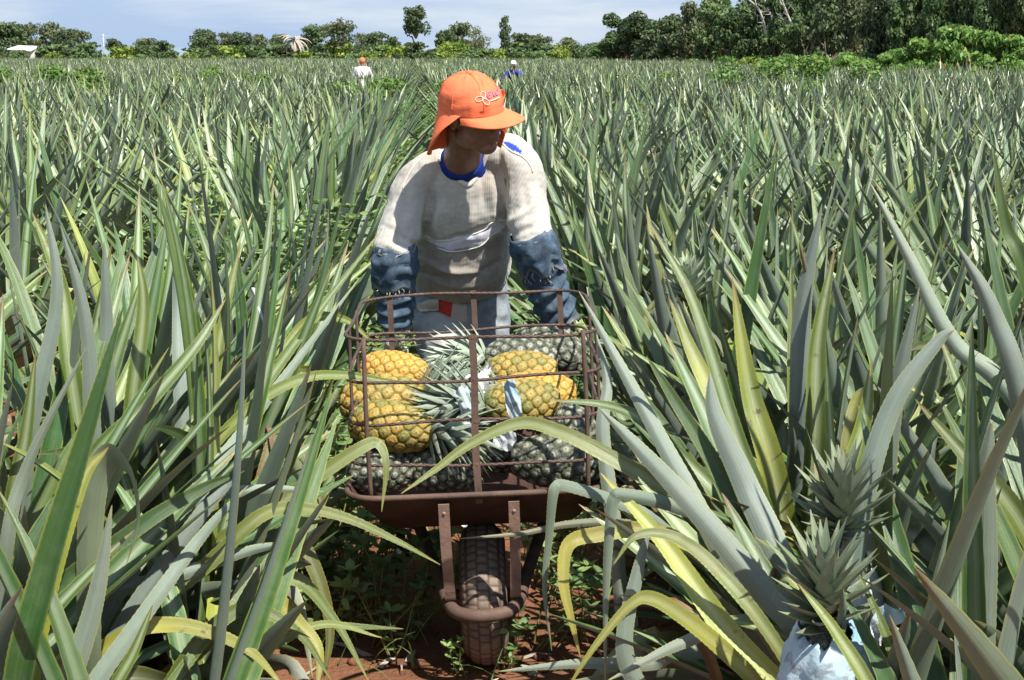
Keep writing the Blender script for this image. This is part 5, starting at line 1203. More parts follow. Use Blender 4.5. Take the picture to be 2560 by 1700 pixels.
# ---------------------------------------------------------------- single leaves that stand out in the front rows
plant_list = [(np.array(t.location), t) for t in hero_plants.values()]
def hero_leaf(pts, wpx, ye=0.1, rn=0.5, br=0.0, face='u', fold=0.3, n=130, flat_tip=False, label=None, base=None, tilt=0.0, w_end=1.0):
    P = np.array([W(x, y, Y) for x, y, Y in pts]); 
    b0 = np.array((P[0][0], P[0][1], 0)) if base is None else np.array((base[0], base[1], 0))
    i = int(np.argmin([np.linalg.norm(q[:2]-b0[:2]) for q, _ in plant_list])); q, t = plant_list[i]
    if P[0][2] > 0.22:                                   # run the blade down to its plant's heart
        dv = nrm(P[0]-P[1]); dv = nrm(dv*np.array((1, 1, 1))+np.array((0, 0.25, -0.35))); P = np.vstack([P[0]+dv*min(0.75, (P[0][2]-0.10)/max(0.25, -dv[2])), P])
    C = catmull(P, n); C[:, 2] = np.maximum(C[:, 2], 0.02); T = nrm(np.gradient(C, axis=0))
    mid = C.mean(0); tocam = nrm(np.array((0, 0, CAMH))-mid); sgn = 1.0 if face == 'u' else -1.0
    N0 = tocam*sgn+np.array((tilt, 0, 0.0)); i0 = n//2; N = np.zeros((n, 3)); N[i0] = nrm(N0-T[i0]*N0.dot(T[i0]))
    for k in range(i0+1, n): N[k] = nrm(N[k-1]-T[k]*N[k-1].dot(T[k]))
    for k in range(i0-1, -1, -1): N[k] = nrm(N[k+1]-T[k]*N[k+1].dot(T[k]))
    s = np.linspace(0, 1, n); Ym = np.mean([p[2] for p in pts]); w0 = wpx*K/FPX*Ym*1.02
    w = w0*np.minimum(1, 0.72+0.9*s)*np.clip(1-s**(2.6 if not flat_tip else 14), 0, 1)**0.9+0.0012
    mb = MB(); ribbon(mb, C-q, N, w, fold=fold, thick=0.0045, m=7, ye=ye, rn=rn, br=br, teeth=0.0011)
    o = mb.obj('leaf', M_LEAF, t)
    if label: o['label'] = label
    return o
# left of the path
hero_leaf([(45, 1600, 2.35), (110, 1320, 2.34), (200, 1010, 2.33), (285, 705, 2.32)], 92, 0.0, 0.0, 0, 'u', 0.42, tilt=-0.5, label='big deep green blade')
hero_leaf([(120, 1700, 2.5), (215, 1400, 2.5), (258, 1165, 2.5)], 66, 0.1, 0.5, 0, 'd', 0.3, label='greyish blade with brown tip')
hero_leaf([(205, 1500, 2.7), (210, 1170, 2.7), (250, 1055, 2.68), (300, 1090, 2.62), (318, 1200, 2.60), (292, 1300, 2.58)], 76, 0.35, 0.9, 0.05, 'd', 0.08, flat_tip=False, label='pale snapped blade hanging over')
hero_leaf([(160, 1600, 2.9), (330, 1420, 2.9), (480, 1300, 2.92), (600, 1190, 2.95), (690, 1172, 2.98), (800, 1195, 3.0), (920, 1250, 3.03), (1015, 1302, 3.06)], 40, 0.5, 0.6, 0.08, 'u', 0.3, label='long arching blade reaching across the path')
hero_leaf([(300, 1640, 2.9), (430, 1520, 2.9), (540, 1420, 2.92), (625, 1382, 2.95), (690, 1440, 2.96), (735, 1500, 2.95), (730, 1600, 2.92)], 52, 0.85, 0.7, 0.35, 'u', 0.3, label='yellow bent blade with a brown crease')
hero_leaf([(380, 1650, 3.0), (470, 1520, 3.02), (590, 1370, 3.05), (680, 1335, 3.08), (770, 1430, 3.1), (850, 1570, 3.1)], 46, 0.35, 0.5, 0.1, 'u', 0.3)
hero_leaf([(350, 1400, 3.2), (520, 1240, 3.22), (700, 1120, 3.25), (820, 1040, 3.28), (868, 1022, 3.3), (890, 1070, 3.28), (880, 1180, 3.26)], 40, 0.45, 0.4, 0.12, 'u', 0.3, label='blade folded over at its end beside the cage')
hero_leaf([(560, 1300, 3.4), (600, 1120, 3.45), (640, 1000, 3.5), (690, 1030, 3.5), (725, 1100, 3.48), (745, 1185, 3.45)], 34, 0.45, 0.8, 0.65, 'u', 0.3, label='blade with a long brown scar')
hero_leaf([(630, 1260, 3.5), (618, 1080, 3.5), (622, 985, 3.5), (632, 1040, 3.47), (640, 1125, 3.45)], 26, 0.5, 0.5, 1.0, 'u', 0.5, label='browned curled leaf end')
hero_leaf([(330, 1230, 3.4), (460, 1060, 3.42), (590, 930, 3.45), (700, 872, 3.47), (800, 865, 3.48), (890, 878, 3.46), (968, 887, 3.44)], 30, 0.5, 0.6, 0, 'u', 0.3, label='long blade lying across the cage front')
hero_leaf([(230, 1400, 3.1), (420, 1150, 3.3), (600, 900, 3.6), (740, 710, 3.9), (880, 530, 4.2)], 38, 0.3, 0.7, 0, 'u', 0.35)
hero_leaf([(300, 1320, 3.0), (480, 1100, 3.2), (640, 890, 3.5), (830, 640, 4.0)], 40, 0.15, 0.3, 0, 'd', 0.3)
hero_leaf([(250, 1500, 2.8), (430, 1230, 2.9), (560, 1060, 3.0), (590, 985, 3.05)], 44, 0.05, 0.4, 0, 'd', 0.3)
hero_leaf([(150, 1680, 2.6), (330, 1420, 2.7), (470, 1230, 2.8), (572, 1120, 2.85)], 46, 0.1, 0.7, 0, 'd', 0.3)
hero_leaf([(330, 1680, 2.75), (430, 1530, 2.8), (620, 1290, 2.95), (640, 1255, 2.96)], 30, 0.3, 0.4, 0, 'u', 0.3)
hero_leaf([(240, 1640, 2.5), (310, 1500, 2.5), (352, 1395, 2.5)], 36, 0.3, 0.9, 0, 'u', 0.4)
hero_leaf([(80, 1500, 2.6), (180, 1130, 2.6), (250, 1030, 2.6)], 52, 0.75, 0.9, 0, 'u', 0.3, label='bright yellowish blade behind the big green one')
hero_leaf([(10, 1300, 2.7), (60, 1080, 2.75), (200, 800, 2.8)], 36, 0.2, 0.3, 0, 'd', 0.3)
hero_leaf([(20, 1240, 2.8), (60, 1000, 2.8), (82, 815, 2.8)], 46, 0.3, 0.9, 0, 'u', 0.4, label='upright blade with a bright pale middle')
hero_leaf([(470, 1080, 3.6), (500, 820, 3.65), (555, 560, 3.7)], 46, 0.55, 0.9, 0, 'u', 0.4, label='yellow-striped upright blade')
hero_leaf([(170, 900, 3.4), (140, 660, 3.4), (75, 490, 3.4)], 50, 0.3, 0.9, 0, 'u', 0.4, label='bright striped blade leaning outwards')
hero_leaf([(250, 950, 3.5), (245, 720, 3.5), (240, 555, 3.5)], 42, 0.05, 0.3, 0, 'd', 0.3)
hero_leaf([(420, 960, 3.6), (410, 700, 3.7), (405, 545, 3.7)], 38, 0.05, 0.5, 0, 'd', 0.35)
hero_leaf([(560, 1420, 3.1), (570, 1340, 3.15), (640, 1330, 3.2), (690, 1400, 3.15), (720, 1560, 3.1)], 54, 0.25, 0.4, 0.2, 'd', 0.25)
hero_leaf([(640, 1480, 3.3), (630, 1290, 3.3), (660, 1225, 3.3), (720, 1300, 3.28), (760, 1440, 3.26), (745, 1580, 3.24)], 48, 0.45, 0.6, 0.35, 'u', 0.25, label='drooping blade with a brown streak down its middle')
hero_leaf([(430, 1380, 3.2), (560, 1420, 3.22), (760, 1440, 3.3), (930, 1450, 3.32)], 34, 0.3, 0.3, 0.1, 'u', 0.2)
hero_leaf([(560, 1000, 3.9), (690, 760, 4.0), (790, 735, 4.0), (870, 800, 3.98)], 30, 0.6, 0.8, 0, 'u', 0.3)
hero_leaf([(360, 1640, 2.8), (470, 1470, 2.82), (575, 1402, 2.85), (690, 1462, 2.86), (765, 1570, 2.86)], 44, 0.3, 0.4, 0.1, 'u', 0.35)
hero_leaf([(230, 1500, 2.75), (390, 1440, 2.78), (560, 1490, 2.8), (660, 1590, 2.8)], 44, 0.95, 0.6, 0.15, 'u', 0.25, label='bright yellow blade lying low near the picture bottom')
hero_leaf([(180, 1400, 2.9), (400, 1330, 2.9), (580, 1268, 2.95), (690, 1252, 2.95)], 40, 0.1, 0.5, 0, 'd', 0.3)
hero_leaf([(60, 1430, 2.7), (300, 1230, 2.75), (460, 1130, 2.8), (565, 1085, 2.8)], 48, 0.1, 0.1, 0, 'u', 0.4, label='deep green blade leaning towards the barrow')
hero_leaf([(270, 1270, 3.0), (440, 1160, 3.0), (600, 1128, 3.05), (745, 1133, 3.1)], 40, 0.1, 0.4, 0, 'd', 0.3)
hero_leaf([(330, 1590, 2.9), (560, 1520, 2.95), (740, 1440, 3.0), (880, 1470, 3.02)], 32, 0.5, 0.5, 0.1, 'u', 0.3)
hero_leaf([(170, 1120, 3.0), (330, 940, 3.05), (450, 800, 3.1), (520, 690, 3.15)], 44, 0.2, 0.9, 0, 'u', 0.4)
hero_leaf([(300, 1010, 3.3), (330, 720, 3.3), (318, 590, 3.3)], 44, 0.35, 0.9, 0, 'u', 0.4)
hero_leaf([(60, 1050, 3.2), (130, 700, 3.2), (105, 470, 3.2)], 44, 0.05, 0.3, 0, 'd', 0.3)
hero_leaf([(220, 1100, 3.25), (200, 760, 3.25), (140, 520, 3.25)], 46, 0.1, 0.2, 0, 'd', 0.3)
# right of the path
hero_leaf([(1930, 1180, 3.1), (1990, 980, 3.1), (2010, 830, 3.1)], 56, 0.4, 0.95, 0, 'u', 0.4)
hero_leaf([(1780, 1230, 3.15), (1700, 1010, 3.2), (1600, 700, 3.3), (1490, 500, 3.4)], 46, 0.3, 0.9, 0, 'u', 0.4)
hero_leaf([(1760, 1430, 2.85), (1580, 1480, 2.8), (1400, 1570, 2.75)], 42, 0.1, 0.4, 0.1, 'd', 0.25)
hero_leaf([(1800, 1500, 2.7), (1660, 1320, 2.74), (1560, 1240, 2.78), (1470, 1235, 2.8), (1415, 1300, 2.8)], 36, 0.4, 0.6, 0.2, 'u', 0.3)
hero_leaf([(1800, 1420, 3.0), (1680, 1130, 3.05), (1560, 930, 3.1), (1490, 820, 3.12)], 50, 0.15, 0.15, 0, 'u', 0.4)
hero_leaf([(2030, 1640, 2.35), (1930, 1460, 2.36), (1840, 1345, 2.38)], 42, 0.45, 0.9, 0, 'u', 0.4, label='yellow-margined blade in front of the blue paper')
hero_leaf([(1840, 1500, 2.9), (1700, 1330, 2.95), (1560, 1080, 3.05), (1440, 860, 3.2), (1335, 672, 3.35)], 58, 0.1, 0.3, 0, 'd', 0.35, label='long grey-green blade leaning over the cage')
hero_leaf([(1860, 1480, 2.75), (1760, 1360, 2.78), (1600, 1170, 2.85), (1470, 1030, 2.95), (1380, 940, 3.0)], 70, 0.12, 0.3, 0, 'd', 0.32, label='broad grey-green blade with a dry tip')
hero_leaf([(1840, 1640, 2.7), (1680, 1460, 2.75), (1530, 1250, 2.85), (1385, 1090, 2.95)], 72, 0.75, 0.8, 0.03, 'u', 0.4, label='broad yellowish blade with a pale middle')
hero_leaf([(1700, 1320, 3.1), (1560, 1150, 3.15), (1400, 1050, 3.2), (1290, 995, 3.22), (1200, 975, 3.22), (1090, 1020, 3.2), (1000, 1085, 3.18), (925, 1138, 3.16)], 40, 0.35, 0.5, 0.18, 'u', 0.3, label='blade arching across the front of the cage')
hero_leaf([(1660, 1250, 3.1), (1560, 1060, 3.12), (1490, 975, 3.15), (1400, 935, 3.2), (1265, 922, 3.25)], 40, 0.25, 0.8, 0, 'u', 0.3, label='pale blade reaching into the cage front')
hero_leaf([(1640, 1300, 3.0), (1500, 1225, 3.0), (1380, 1232, 3.0), (1312, 1255, 3.0), (1300, 1340, 2.98), (1318, 1430, 2.96), (1338, 1515, 2.95)], 42, 0.95, 0.7, 0.35, 'u', 0.3, label='yellow broken blade hanging straight down')
hero_leaf([(1560, 1240, 3.05), (1430, 1160, 3.05), (1310, 1120, 3.06), (1283, 1122, 3.055), (1274, 1150, 3.05), (1266, 1240, 3.05), (1256, 1360, 3.04), (1272, 1500, 3.03)], 30, 0.15, 0.8, 0.0, 'd', 0.2, label='narrow pale blade hanging down beside the wheel')
hero_leaf([(1700, 1250, 2.95), (1560, 1170, 2.92), (1440, 1142, 2.9), (1416, 1150, 2.9), (1408, 1190, 2.9), (1400, 1300, 2.9), (1396, 1420, 2.9), (1395, 1600, 2.9)], 34, 0.1, 0.8, 0, 'd', 0.2)
hero_leaf([(1300, 1600, 2.6), (1370, 1490, 2.62), (1450, 1395, 2.65), (1500, 1378, 2.67), (1580, 1425, 2.68), (1680, 1510, 2.68), (1760, 1600, 2.68)][::-1], 44, 0.8, 0.8, 0.12, 'u', 0.25, label='yellow-edged blade arched in a hoop near the ground')
hero_leaf([(1620, 1330, 3.3), (1500, 1225, 3.35), (1400, 1205, 3.4), (1300, 1210, 3.42), (1200, 1230, 3.42), (1058, 1242, 3.40)], 24, 0.2, 0.5, 0.3, 'd', 0.3, label='thin withered blade reaching over the tyre')
hero_leaf([(1640, 1500, 2.95), (1500, 1530, 2.95), (1340, 1530, 2.96), (1150, 1548, 2.98)], 40, 0.1, 0.5, 0.1, 'd', 0.15, label='grey blade lying on the red soil')
hero_leaf([(1700, 1200, 3.2), (1560, 1040, 3.25), (1470, 930, 3.3)], 46, 0.2, 0.9, 0, 'u', 0.35)
hero_leaf([(1810, 1330, 2.9), (1720, 1120, 3.0), (1650, 960, 3.05), (1636, 860, 3.08)], 74, 0.05, 0.3, 0, 'd', 0.3, label='broad dark grey blade standing right of the cage')
hero_leaf([(1790, 1350, 3.2), (1690, 1020, 3.3), (1600, 820, 3.4), (1545, 690, 3.45)], 60, 0.75, 0.9, 0, 'u', 0.35, label='yellow blade standing right of the cage')
hero_leaf([(1790, 1120, 3.3), (1730, 900, 3.35), (1688, 640, 3.4)], 70, 0.75, 0.95, 0, 'u', 0.4, label='bright yellow and white striped blade')
hero_leaf([(1880, 1050, 3.3), (1885, 800, 3.3), (1925, 570, 3.3)], 60, 0.35, 0.95, 0, 'u', 0.45, label='blade with a wide pale stripe')
hero_leaf([(1845, 1010, 3.35), (1850, 720, 3.35), (1895, 470, 3.35)], 62, 0.02, 0.2, 0, 'd', 0.3)
hero_leaf([(2240, 1660, 2.45), (2262, 1330, 2.45), (2270, 1110, 2.45), (2288, 975, 2.45)], 92, 0.15, 0.3, 0, 'd', 0.28, label='very broad upright grey blade')
hero_leaf([(1930, 1480, 2.65), (1990, 1150, 2.65), (2060, 930, 2.68), (2160, 790, 2.7), (2200, 760, 2.7)], 60, 0.05, 0.6, 0, 'd', 0.3, label='curving grey blade behind the fruit crowns')
hero_leaf([(2010, 1420, 2.75), (2050, 1000, 2.78), (2120, 660, 2.8)], 74, 0.05, 0.4, 0, 'd', 0.28)
hero_leaf([(2380, 1250, 2.6), (2250, 1080, 2.62), (2110, 920, 2.65)], 58, 0.45, 0.9, 0, 'u', 0.4, label='pale green striped blade leaning left')
hero_leaf([(2370, 1000, 2.7), (2290, 720, 2.72), (2205, 560, 2.75)], 58, 0.05, 0.3, 0, 'd', 0.35)
hero_leaf([(2380, 700, 2.8), (2320, 520, 2.8), (2290, 340, 2.8)], 40, 0.15, 0.2, 0, 'u', 0.4)
hero_leaf([(2360, 950, 2.9), (2200, 790, 2.95), (2095, 590, 3.0), (2005, 420, 3.05)], 46, 0.15, 0.4, 0, 'd', 0.35)
hero_leaf([(1700, 850, 3.9), (1740, 620, 3.9), (1790, 340, 3.9)], 42, 0.05, 0.1, 0, 'u', 0.4)
hero_leaf([(1780, 1380, 2.65), (1830, 1340, 2.6), (1960, 1540, 2.5), (2010, 1640, 2.45)][::-1], 40, 0.4, 0.8, 0, 'u', 0.4)
hero_leaf([(2100, 1640, 2.45), (2050, 1480, 2.47), (1975, 1310, 2.5)], 38, 0.3, 0.4, 0, 'u', 0.4)
hero_leaf([(2090, 1640, 2.55), (2145, 1400, 2.55), (2190, 1200, 2.55)], 34, 0.2, 0.5, 0, 'd', 0.4)
hero_leaf([(1650, 1560, 2.9), (1600, 1440, 2.9), (1545, 1380, 2.9), (1610, 1420, 2.87), (1680, 1540, 2.84)], 32, 0.5, 0.6, 1.0, 'u', 0.4, label='dead brown rolled blade')
hero_leaf([(1500, 1640, 2.85), (1440, 1500, 2.85), (1470, 1320, 2.88), (1500, 1210, 2.9)], 50, 0.1, 0.4, 0, 'd', 0.2)
hero_leaf([(1420, 1250, 3.4), (1390, 1000, 3.45), (1400, 880, 3.5), (1375, 770, 3.55)], 40, 0.1, 0.1, 0, 'd', 0.4)

# growing fruits with crowns in the right-hand plants, wrapped in newspaper
def growing_fruit(dx, dybase, dytop, Yd, seed, label, fruit=True):
    base = W(dx, dybase, Yd); top = W(dx, dytop, Yd); i = int(np.argmin([np.linalg.norm(q[:2]-base[:2]) for q, _ in plant_list])); q, t = plant_list[i]
    ax = nrm(np.array((-0.10, -0.22, 1.0))); Lc = np.linalg.norm(top-base); rg = np.random.default_rng(seed)
    mb = MB(); crown_leaves(mb, rg, base-q, ax, n=50, L=Lc*0.62, width=0.040, spread=0.80, stack=0.11); o = mb.obj('fruit_crown', M_CROWN, t); o['label'] = label
    if not fruit: return base, ax
    f = link('fruit', frmesh('d', seed % 3), t, tuple(base-q-ax*0.085)); f.rotation_mode = 'QUATERNION'; f.rotation_quaternion = Vector(ax).to_track_quat('Z', 'Y'); f.scale = (0.85,)*3
    mb = MB(); tube(mb, [base-q-ax*0.16, (base-q-ax*0.3)*np.array((0.6, 0.6, 0.5)), (0, 0, 0.05)], 0.014, 8); mb.obj('fruit_stalk', M_STEM, t)
    return base-ax*0.085, ax
def wrap(c, ax, r, hgt, blue, seed, label):
    n, m = 26, 48; V = np.zeros((n, m, 3)); e1 = nrm(np.cross(ax, (0, 1.0, 0))); e2 = np.cross(ax, e1)
    for i in range(n):
        for j in range(m):
            a = 2*math.pi*j/m; s = i/(n-1); q = Vector((math.cos(a)*2.3+seed, math.sin(a)*2.3, s*3.2)); rr = r*(0.80+0.28*math.sin(0.3+s*2.6)-0.30*s**5)+0.012*mnoise.noise(q)+0.010*abs(mnoise.noise(q*2.7))
            V[i, j] = c+ax*hgt*(s-0.5+(0.12*mnoise.noise(q*1.3) if i == n-1 else 0))+(e1*math.cos(a)+e2*math.sin(a))*rr
    mb = MB(); mb.add(V.reshape(-1, 3), grid_faces(n, m, True), ti=(blue, 0, 0)); o = mb.obj('newspaper_wrap', M_PAPER); o.modifiers.new('t', 'SOLIDIFY').thickness = 0.0015
    return tag(o, label, 'newspaper', 'newspaper wrapped round growing fruits')
c, ax = growing_fruit(1905, 1455, 1230, 2.50, 1, 'grey-green crown of a fruit wrapped in blue newspaper'); wrap(c-ax*0.012, ax, 0.080, 0.20, 0.9, 2.0, 'blue printed newspaper wrapped round the fruit low at the right')
c, ax = growing_fruit(1945, 1245, 1050, 2.68, 2, 'crown of the fruit standing behind the front one'); wrap(c-ax*0.04, ax, 0.064, 0.15, 0.3, 5.0, 'greyish newspaper wrapped round the fruit behind the blue-wrapped one')
growing_fruit(1590, 700, 600, 4.1, 4, 'small crown among the leaves right of the worker', False)
paper_sheet('newspaper_scrap', 'white and blue newspaper flap standing beside the blue-wrapped fruit', W(2030, 1440, 2.50), (0.028, 0.01, -0.006), (0.010, 0.008, 0.032), 0.5, 7, 0.012)
paper_sheet('newspaper_scrap', 'white paper scrap caught in the leaves left of the worker', W(600, 705, 4.0), (0.022, 0, 0.01), (0.0, 0.01, 0.05), 0.2, 8, 0.012)
paper_sheet('newspaper_scrap', 'grey paper lying on the soil left of the wheel', G(962, 1262, 0.03), (0.06, 0.01, 0.0), (0.0, 0.05, 0.01), 0.0, 9, 0.012)
paper_sheet('newspaper_scrap', 'grey sheet of paper on the soil just behind the wheel', G(1075, 1212, 0.06)+np.array((0, 0.1, 0)), (0.04, 0, 0.005), (0, 0.05, 0.012), 0.0, 10, 0.01)

# ---------------------------------------------------------------- weeds
def oval_leaf(mb, p, d, n, L, w, k, rn):
    d = nrm(d); s = nrm(np.cross(d, n)); n = np.cross(s, d); t = np.array([0, 0.18, 0.45, 0.75, 1.0]); hw = np.array([0.05, 0.72, 1.0, 0.68, 0.03])*w/2
    C = p+np.outer(t*L, d)-np.outer(0.10*L*t**2, (0, 0, 1.0)); V = np.stack([C-s*hw[:, None]+n*hw[:, None]*0.25, C, C+s*hw[:, None]+n*hw[:, None]*0.25], 1).reshape(-1, 3)
    mb.add(V, grid_faces(5, 3), ti=(k, rn, 0))
def weed_meshes(seed, h, stems=4, L=0.045, w=0.02, gap=0.05, spread=0.5, pairs=2, k0=0.5):
    rg = np.random.default_rng(seed); lb = MB(); sb = MB()
    for i in range(stems):
        az = rg.uniform(0, 6.28); d = nrm((math.cos(az)*spread, math.sin(az)*spread, 1)); p = np.array((rg.normal(0, 0.02), rg.normal(0, 0.02), 0)); P = [p]; n = max(4, int(h*rg.uniform(0.6, 1.1)/gap)); rot = rg.uniform(0, 3)
        for j in range(n):
            d = nrm(d+rg.normal(0, 0.13, 3)+np.array((0, 0, 0.05))); p = p+d*gap; P.append(p); rot += 1.57
            for q in range(pairs):
                a = rot+q*6.28/pairs; o = np.array((math.cos(a), math.sin(a), 0.35)); f = 0.55+0.6*(j/n)
                oval_leaf(lb, p, o+rg.normal(0, 0.2, 3), (0, 0, 1.0)+rg.normal(0, 0.6, 3), L*f*rg.uniform(0.75, 1.2), w*f*rg.uniform(0.8, 1.15), np.clip(k0+rg.normal(0, 0.22), 0, 1), rg.random())
        for q in range(4): a = q*1.57+rot; oval_leaf(lb, p, (math.cos(a), math.sin(a), 0.7), (0, 0, 1.0), L*0.8, w*0.8, 0.9, 0.5)
        tube(sb, P, np.linspace(0.0032, 0.0016, len(P)), 5)
    return sb.mesh('stem', M_STEM), lb.mesh('leaves', M_WEED)
WA = [weed_meshes(400+k, 0.30, 4, 0.058, 0.026, 0.05, 0.55, 2) for k in range(4)]
WBsh = [weed_meshes(420+k, 0.85, 12, 0.036, 0.019, 0.034, 0.45, 3, 0.45) for k in range(4)]
WG = 'small leafy weeds on the path'
WP = [(760, 1330, 1.0, 'leafy weed at the foot of the left row, under the drooping blades'), (845, 1330, 1.1, 'leafy weed between the left row and the wheel'), (795, 1390, 1.0, 'leafy weed on the soil, below the long arching blade'), (885, 1440, 1.1, 'weed with pale paired leaves on the red soil left of the tyre'), (945, 1475, 1.0, 'weed with bright paired leaves nearest the tyre on its left'), (900, 1530, 0.8, 'sprawling yellow-stemmed weed in front of the path'), (1060, 1562, 0.45, 'tiny weed seedling on the bare soil in front of the wheel'), (1185, 1545, 0.65, 'bright weed right against the foot of the tyre'), (1240, 1500, 0.9, 'upright weed with bright leaves right of the tyre'), (1160, 1548, 0.55, 'low weed directly in front of the tyre'), (860, 1250, 1.0, 'weed in the shade below the cage at left'), (740, 1440, 0.9, 'weed half under the left drooping blades'), (1290, 1290, 0.9, 'weed in the shade right of the wheel fork'), (990, 1440, 0.7, 'weed in the shadow left of the tyre'), (1290, 1400, 0.7, 'small weed beside the narrow hanging blade'), (820, 1470, 0.6, 'short weed on the soil edge at left'), (700, 1330, 1.1, 'weed deep under the left row'), (835, 1400, 1.25, 'tallest leafy weed of the clump left of the wheel'), (905, 1340, 1.1, 'weed just left of the fork tube'), (960, 1390, 0.9, 'weed close against the left strap'), (800, 1250, 1.2, 'weed at the left under the tray'), (760, 1500, 0.9, 'weed at the soil edge under the yellow bent blade'), (1235, 1350, 0.9, 'weed by the right strap'), (1330, 1350, 1.0, 'weed between the hanging blades right of the wheel'), (1210, 1240, 0.9, 'weed under the right part of tray'), (1350, 1480, 0.8, 'weed near the hoop-shaped yellow blade'), (900, 1220, 1.1, 'weed behind the left leg of the barrow'), (1000, 1330, 0.8, 'weed between fork tube and tyre at left'), (860, 1490, 1.0, 'open pale-leaved weed on the lit red soil')]
for i, (x, y, s, lab) in enumerate(WP):
    p = G(x, y); t = thing('weed', lab, 'weed', p, WG, i*1.3); t.scale = (s,)*3; m_ = WA[i % 4]; link('stem', m_[0], t); link('leaves', m_[1], t)
# taller weeds between the rows
WQ = [(430, 560, 6.0, 1.05, 'tall weed with small leaves, far left of the weedy gap'), (490, 590, 5.9, 1.0, 'tall weed near the left end of the weedy gap'), (550, 570, 6.2, 1.1, 'tall weed in the weedy gap'), (610, 560, 6.0, 1.1, 'tall weed at the middle of the weedy gap'), (670, 570, 5.8, 1.05, 'bushy weed at the thickest part of the weedy gap'), (730, 540, 6.0, 1.1, 'bushy weed in the gap, right half'), (790, 520, 6.2, 1.1, 'weed two steps left of the worker'), (835, 560, 5.7, 0.95, 'weed just left of the worker arm'), (850, 480, 6.6, 1.0, 'weed behind the worker sleeve'), (760, 640, 5.2, 0.8, 'weed left of the denim sleeve, low'), (700, 680, 4.9, 0.75, 'weed between the left row and the cage corner'), (740, 790, 4.6, 0.75, 'weed below the cage corner at left'), (720, 880, 4.3, 0.65, 'weed by the cage side at left'), (780, 720, 4.9, 0.7, 'weed behind the cage corner rod'), (940, 780, 5.6, 0.6, 'weed seen between the sleeve and the trouser leg'), (1190, 760, 5.7, 0.6, 'weed right of the trouser leg'), (1175, 790, 5.9, 0.5, 'low weed behind the load of pineapples'), (955, 900, 5.3, 0.5, 'weed behind the worker boots'), (905, 245, 11.5, 1.1, 'light green weed in the path behind the worker'), (880, 330, 9.5, 1.0, 'weed in the path at the worker shoulder height'), (930, 290, 10.4, 1.0, 'weed right of the path weed behind the worker'), (900, 210, 15, 1.1, 'weed farther up the path'), (1265, 680, 5.2, 0.8, 'weed by the right denim sleeve'), (2105, 330, 8.4, 1.15, 'bright green weed standing alone in the right rows'), (1480, 228, 13.5, 1.2, 'pale green weed clump in the right rows'), (1420, 245, 12.5, 1.1, 'pale green weed left of the clump in the right rows'), (640, 840, 4.3, 0.7, 'weed beside the white paper scrap'), (590, 560, 6.6, 1.15, 'weed behind the middle of the weedy gap')]
for i, (x, y, Yd, hgt, lab) in enumerate(WQ):
    p = W(x, y, Yd); t = thing('tall_weed', lab, 'weed', (p[0], Yd, 0), 'taller weeds between the pineapple rows', i*0.9); s = hgt/0.85*0.94*(1.0 if p[2] < 1.2 else 1.1); t.scale = (s*1.15, s*1.15, s); m_ = WBsh[i % 4]; link('stem', m_[0], t); link('leaves', m_[1], t)
# leafy shrubs far out in the crop
FWm = []
for k in range(3):
    cb = MB(); sb = MB(); rg = np.random.default_rng(440+k)
    for q in range(9): c_ = np.array((rg.normal(0, 0.42), rg.normal(0, 0.35), rg.uniform(0.5, 1.3))); cards(cb, rg, c_, (0.36, 0.33, 0.26), 330, 0.055, 0.45, 0.3); tube(sb, [(0, 0, 0), c_*np.array((0.5, 0.5, 0.7)), c_], [0.02, 0.014, 0.008], 5)
    FWm.append((sb.mesh('stem', M_STEM), cb.mesh('leaves', M_BUSH)))
FW = [(965, 158, 24, 1.35, 'bushy green shrub in the crop just left of the worker cap'), (1000, 172, 20, 0.95, 'low part-hidden shrub between crop shrub and cap'), (185, 140, 30, 1.5, 'leafy shrub in the crop far left'), (55, 135, 33, 1.5, 'leafy shrub at the left edge of the crop'), (225, 150, 28, 1.2, 'smaller shrub right of the far-left shrub'), (630, 155, 33, 1.3, 'light green shrub in the crop left of the white-shirted worker'), (520, 150, 38, 1.3, 'distant low shrub in the crop, left half'), (415, 165, 27, 1.0, 'small shrub in the crop below the flat-topped tree'), (470, 145, 44, 1.4, 'small distant shrub in the left half of the crop'), (1830, 160, 33, 1.75, 'round green shrub standing in the crop before the forest bushes'), (1860, 178, 29, 1.2, 'smaller shrub beside the round crop shrub'), (1570, 168, 36, 1.3, 'small shrub in the crop before the forest corner'), (1425, 165, 40, 1.2, 'tiny distant shrub right of the worker in blue'), (790, 170, 36, 1.0, 'low shrub left of the white-shirted worker')]
for i, (x, y, Yd, hgt, lab) in enumerate(FW):
    p = W(x, y, Yd); t = thing('field_shrub', lab, 'shrub', (p[0], Yd, 0), 'leafy shrubs out in the crop', i*1.1); s = hgt/1.45*0.88; t.scale = (s*1.2, s*1.1, s); m_ = FWm[i % 3]; link('stem', m_[0], t); link('leaves', m_[1], t)
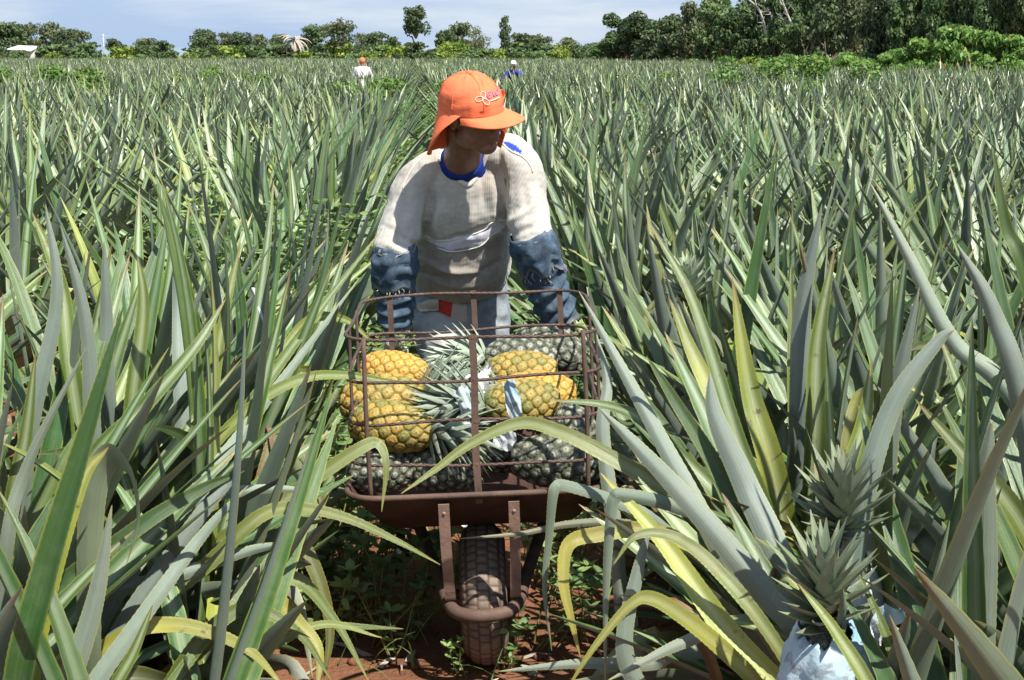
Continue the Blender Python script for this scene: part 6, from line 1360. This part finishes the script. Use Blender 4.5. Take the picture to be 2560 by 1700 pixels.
# grass wisps and litter on the soil
gm = MB(); rg = np.random.default_rng(77)
for i in range(260):
    y_ = rg.uniform(3.0, 6.5); x_ = rg.uniform(-0.62, 0.52)-0.066*(y_-3.6); p = np.array((x_, y_, ground_z(x_, y_)-0.005)); az = rg.uniform(0, 6.28); L = rg.uniform(0.06, 0.22); s = np.linspace(0, 1, 6); th = 0.2+1.1*s*rg.uniform(0.4, 1.2)
    d = np.stack([np.sin(th)*math.cos(az), np.sin(th)*math.sin(az), np.cos(th)], -1); C = p+np.vstack([np.zeros(3), np.cumsum(d[1:]*L/5, 0)]); N = nrm(np.cross(np.cross(d, (math.cos(az), math.sin(az), 0.01)), d))*-1
    sd_ = np.cross(d, N); w_ = 0.0035*(1-s)[:, None]+0.0004; V = np.stack([C-sd_*w_, C+sd_*w_], 1).reshape(-1, 3); gm.add(V, grid_faces(6, 2), ti=(rg.uniform(0.2, 0.9), rg.random(), 0))
tag(gm.obj('grass', M_WEED), 'thin green grass blades sprouting from the red soil of the path', 'grass', kind='stuff')
lm = MB()
for i in range(420):
    y_ = rg.uniform(3.0, 7.0); x_ = rg.uniform(-0.75, 0.7)-0.066*(y_-3.6); p = np.array((x_, y_, ground_z(x_, y_)+0.006)); az = rg.uniform(0, 6.28)
    if i % 3: ball(lm, p, np.array((0.010, 0.009, 0.007))*rg.uniform(0.4, 1.8), 6, 4, ti=(0, 0, 0))
    else:
        d = np.array((math.cos(az), math.sin(az), rg.uniform(-0.05, 0.3))); e = np.array((-d[1], d[0], rg.normal(0, 0.3))); L = rg.uniform(0.03, 0.16); w_ = rg.uniform(0.003, 0.012)
        V = [p-d*L/2-e*w_, p-d*L/2+e*w_, p+e*w_*0.9+(0, 0, 0.01), p-e*w_*0.9+(0, 0, 0.008), p+d*L/2+e*w_*0.3, p+d*L/2-e*w_*0.3]; lm.add(V, [(0, 3, 2, 1), (3, 5, 4, 2)], m=1)
tag(lm.obj('soil_litter', [M_SOIL, M_DEADFROND]), 'small soil clods and dry leaf bits scattered over the red soil', 'soil litter', kind='stuff')
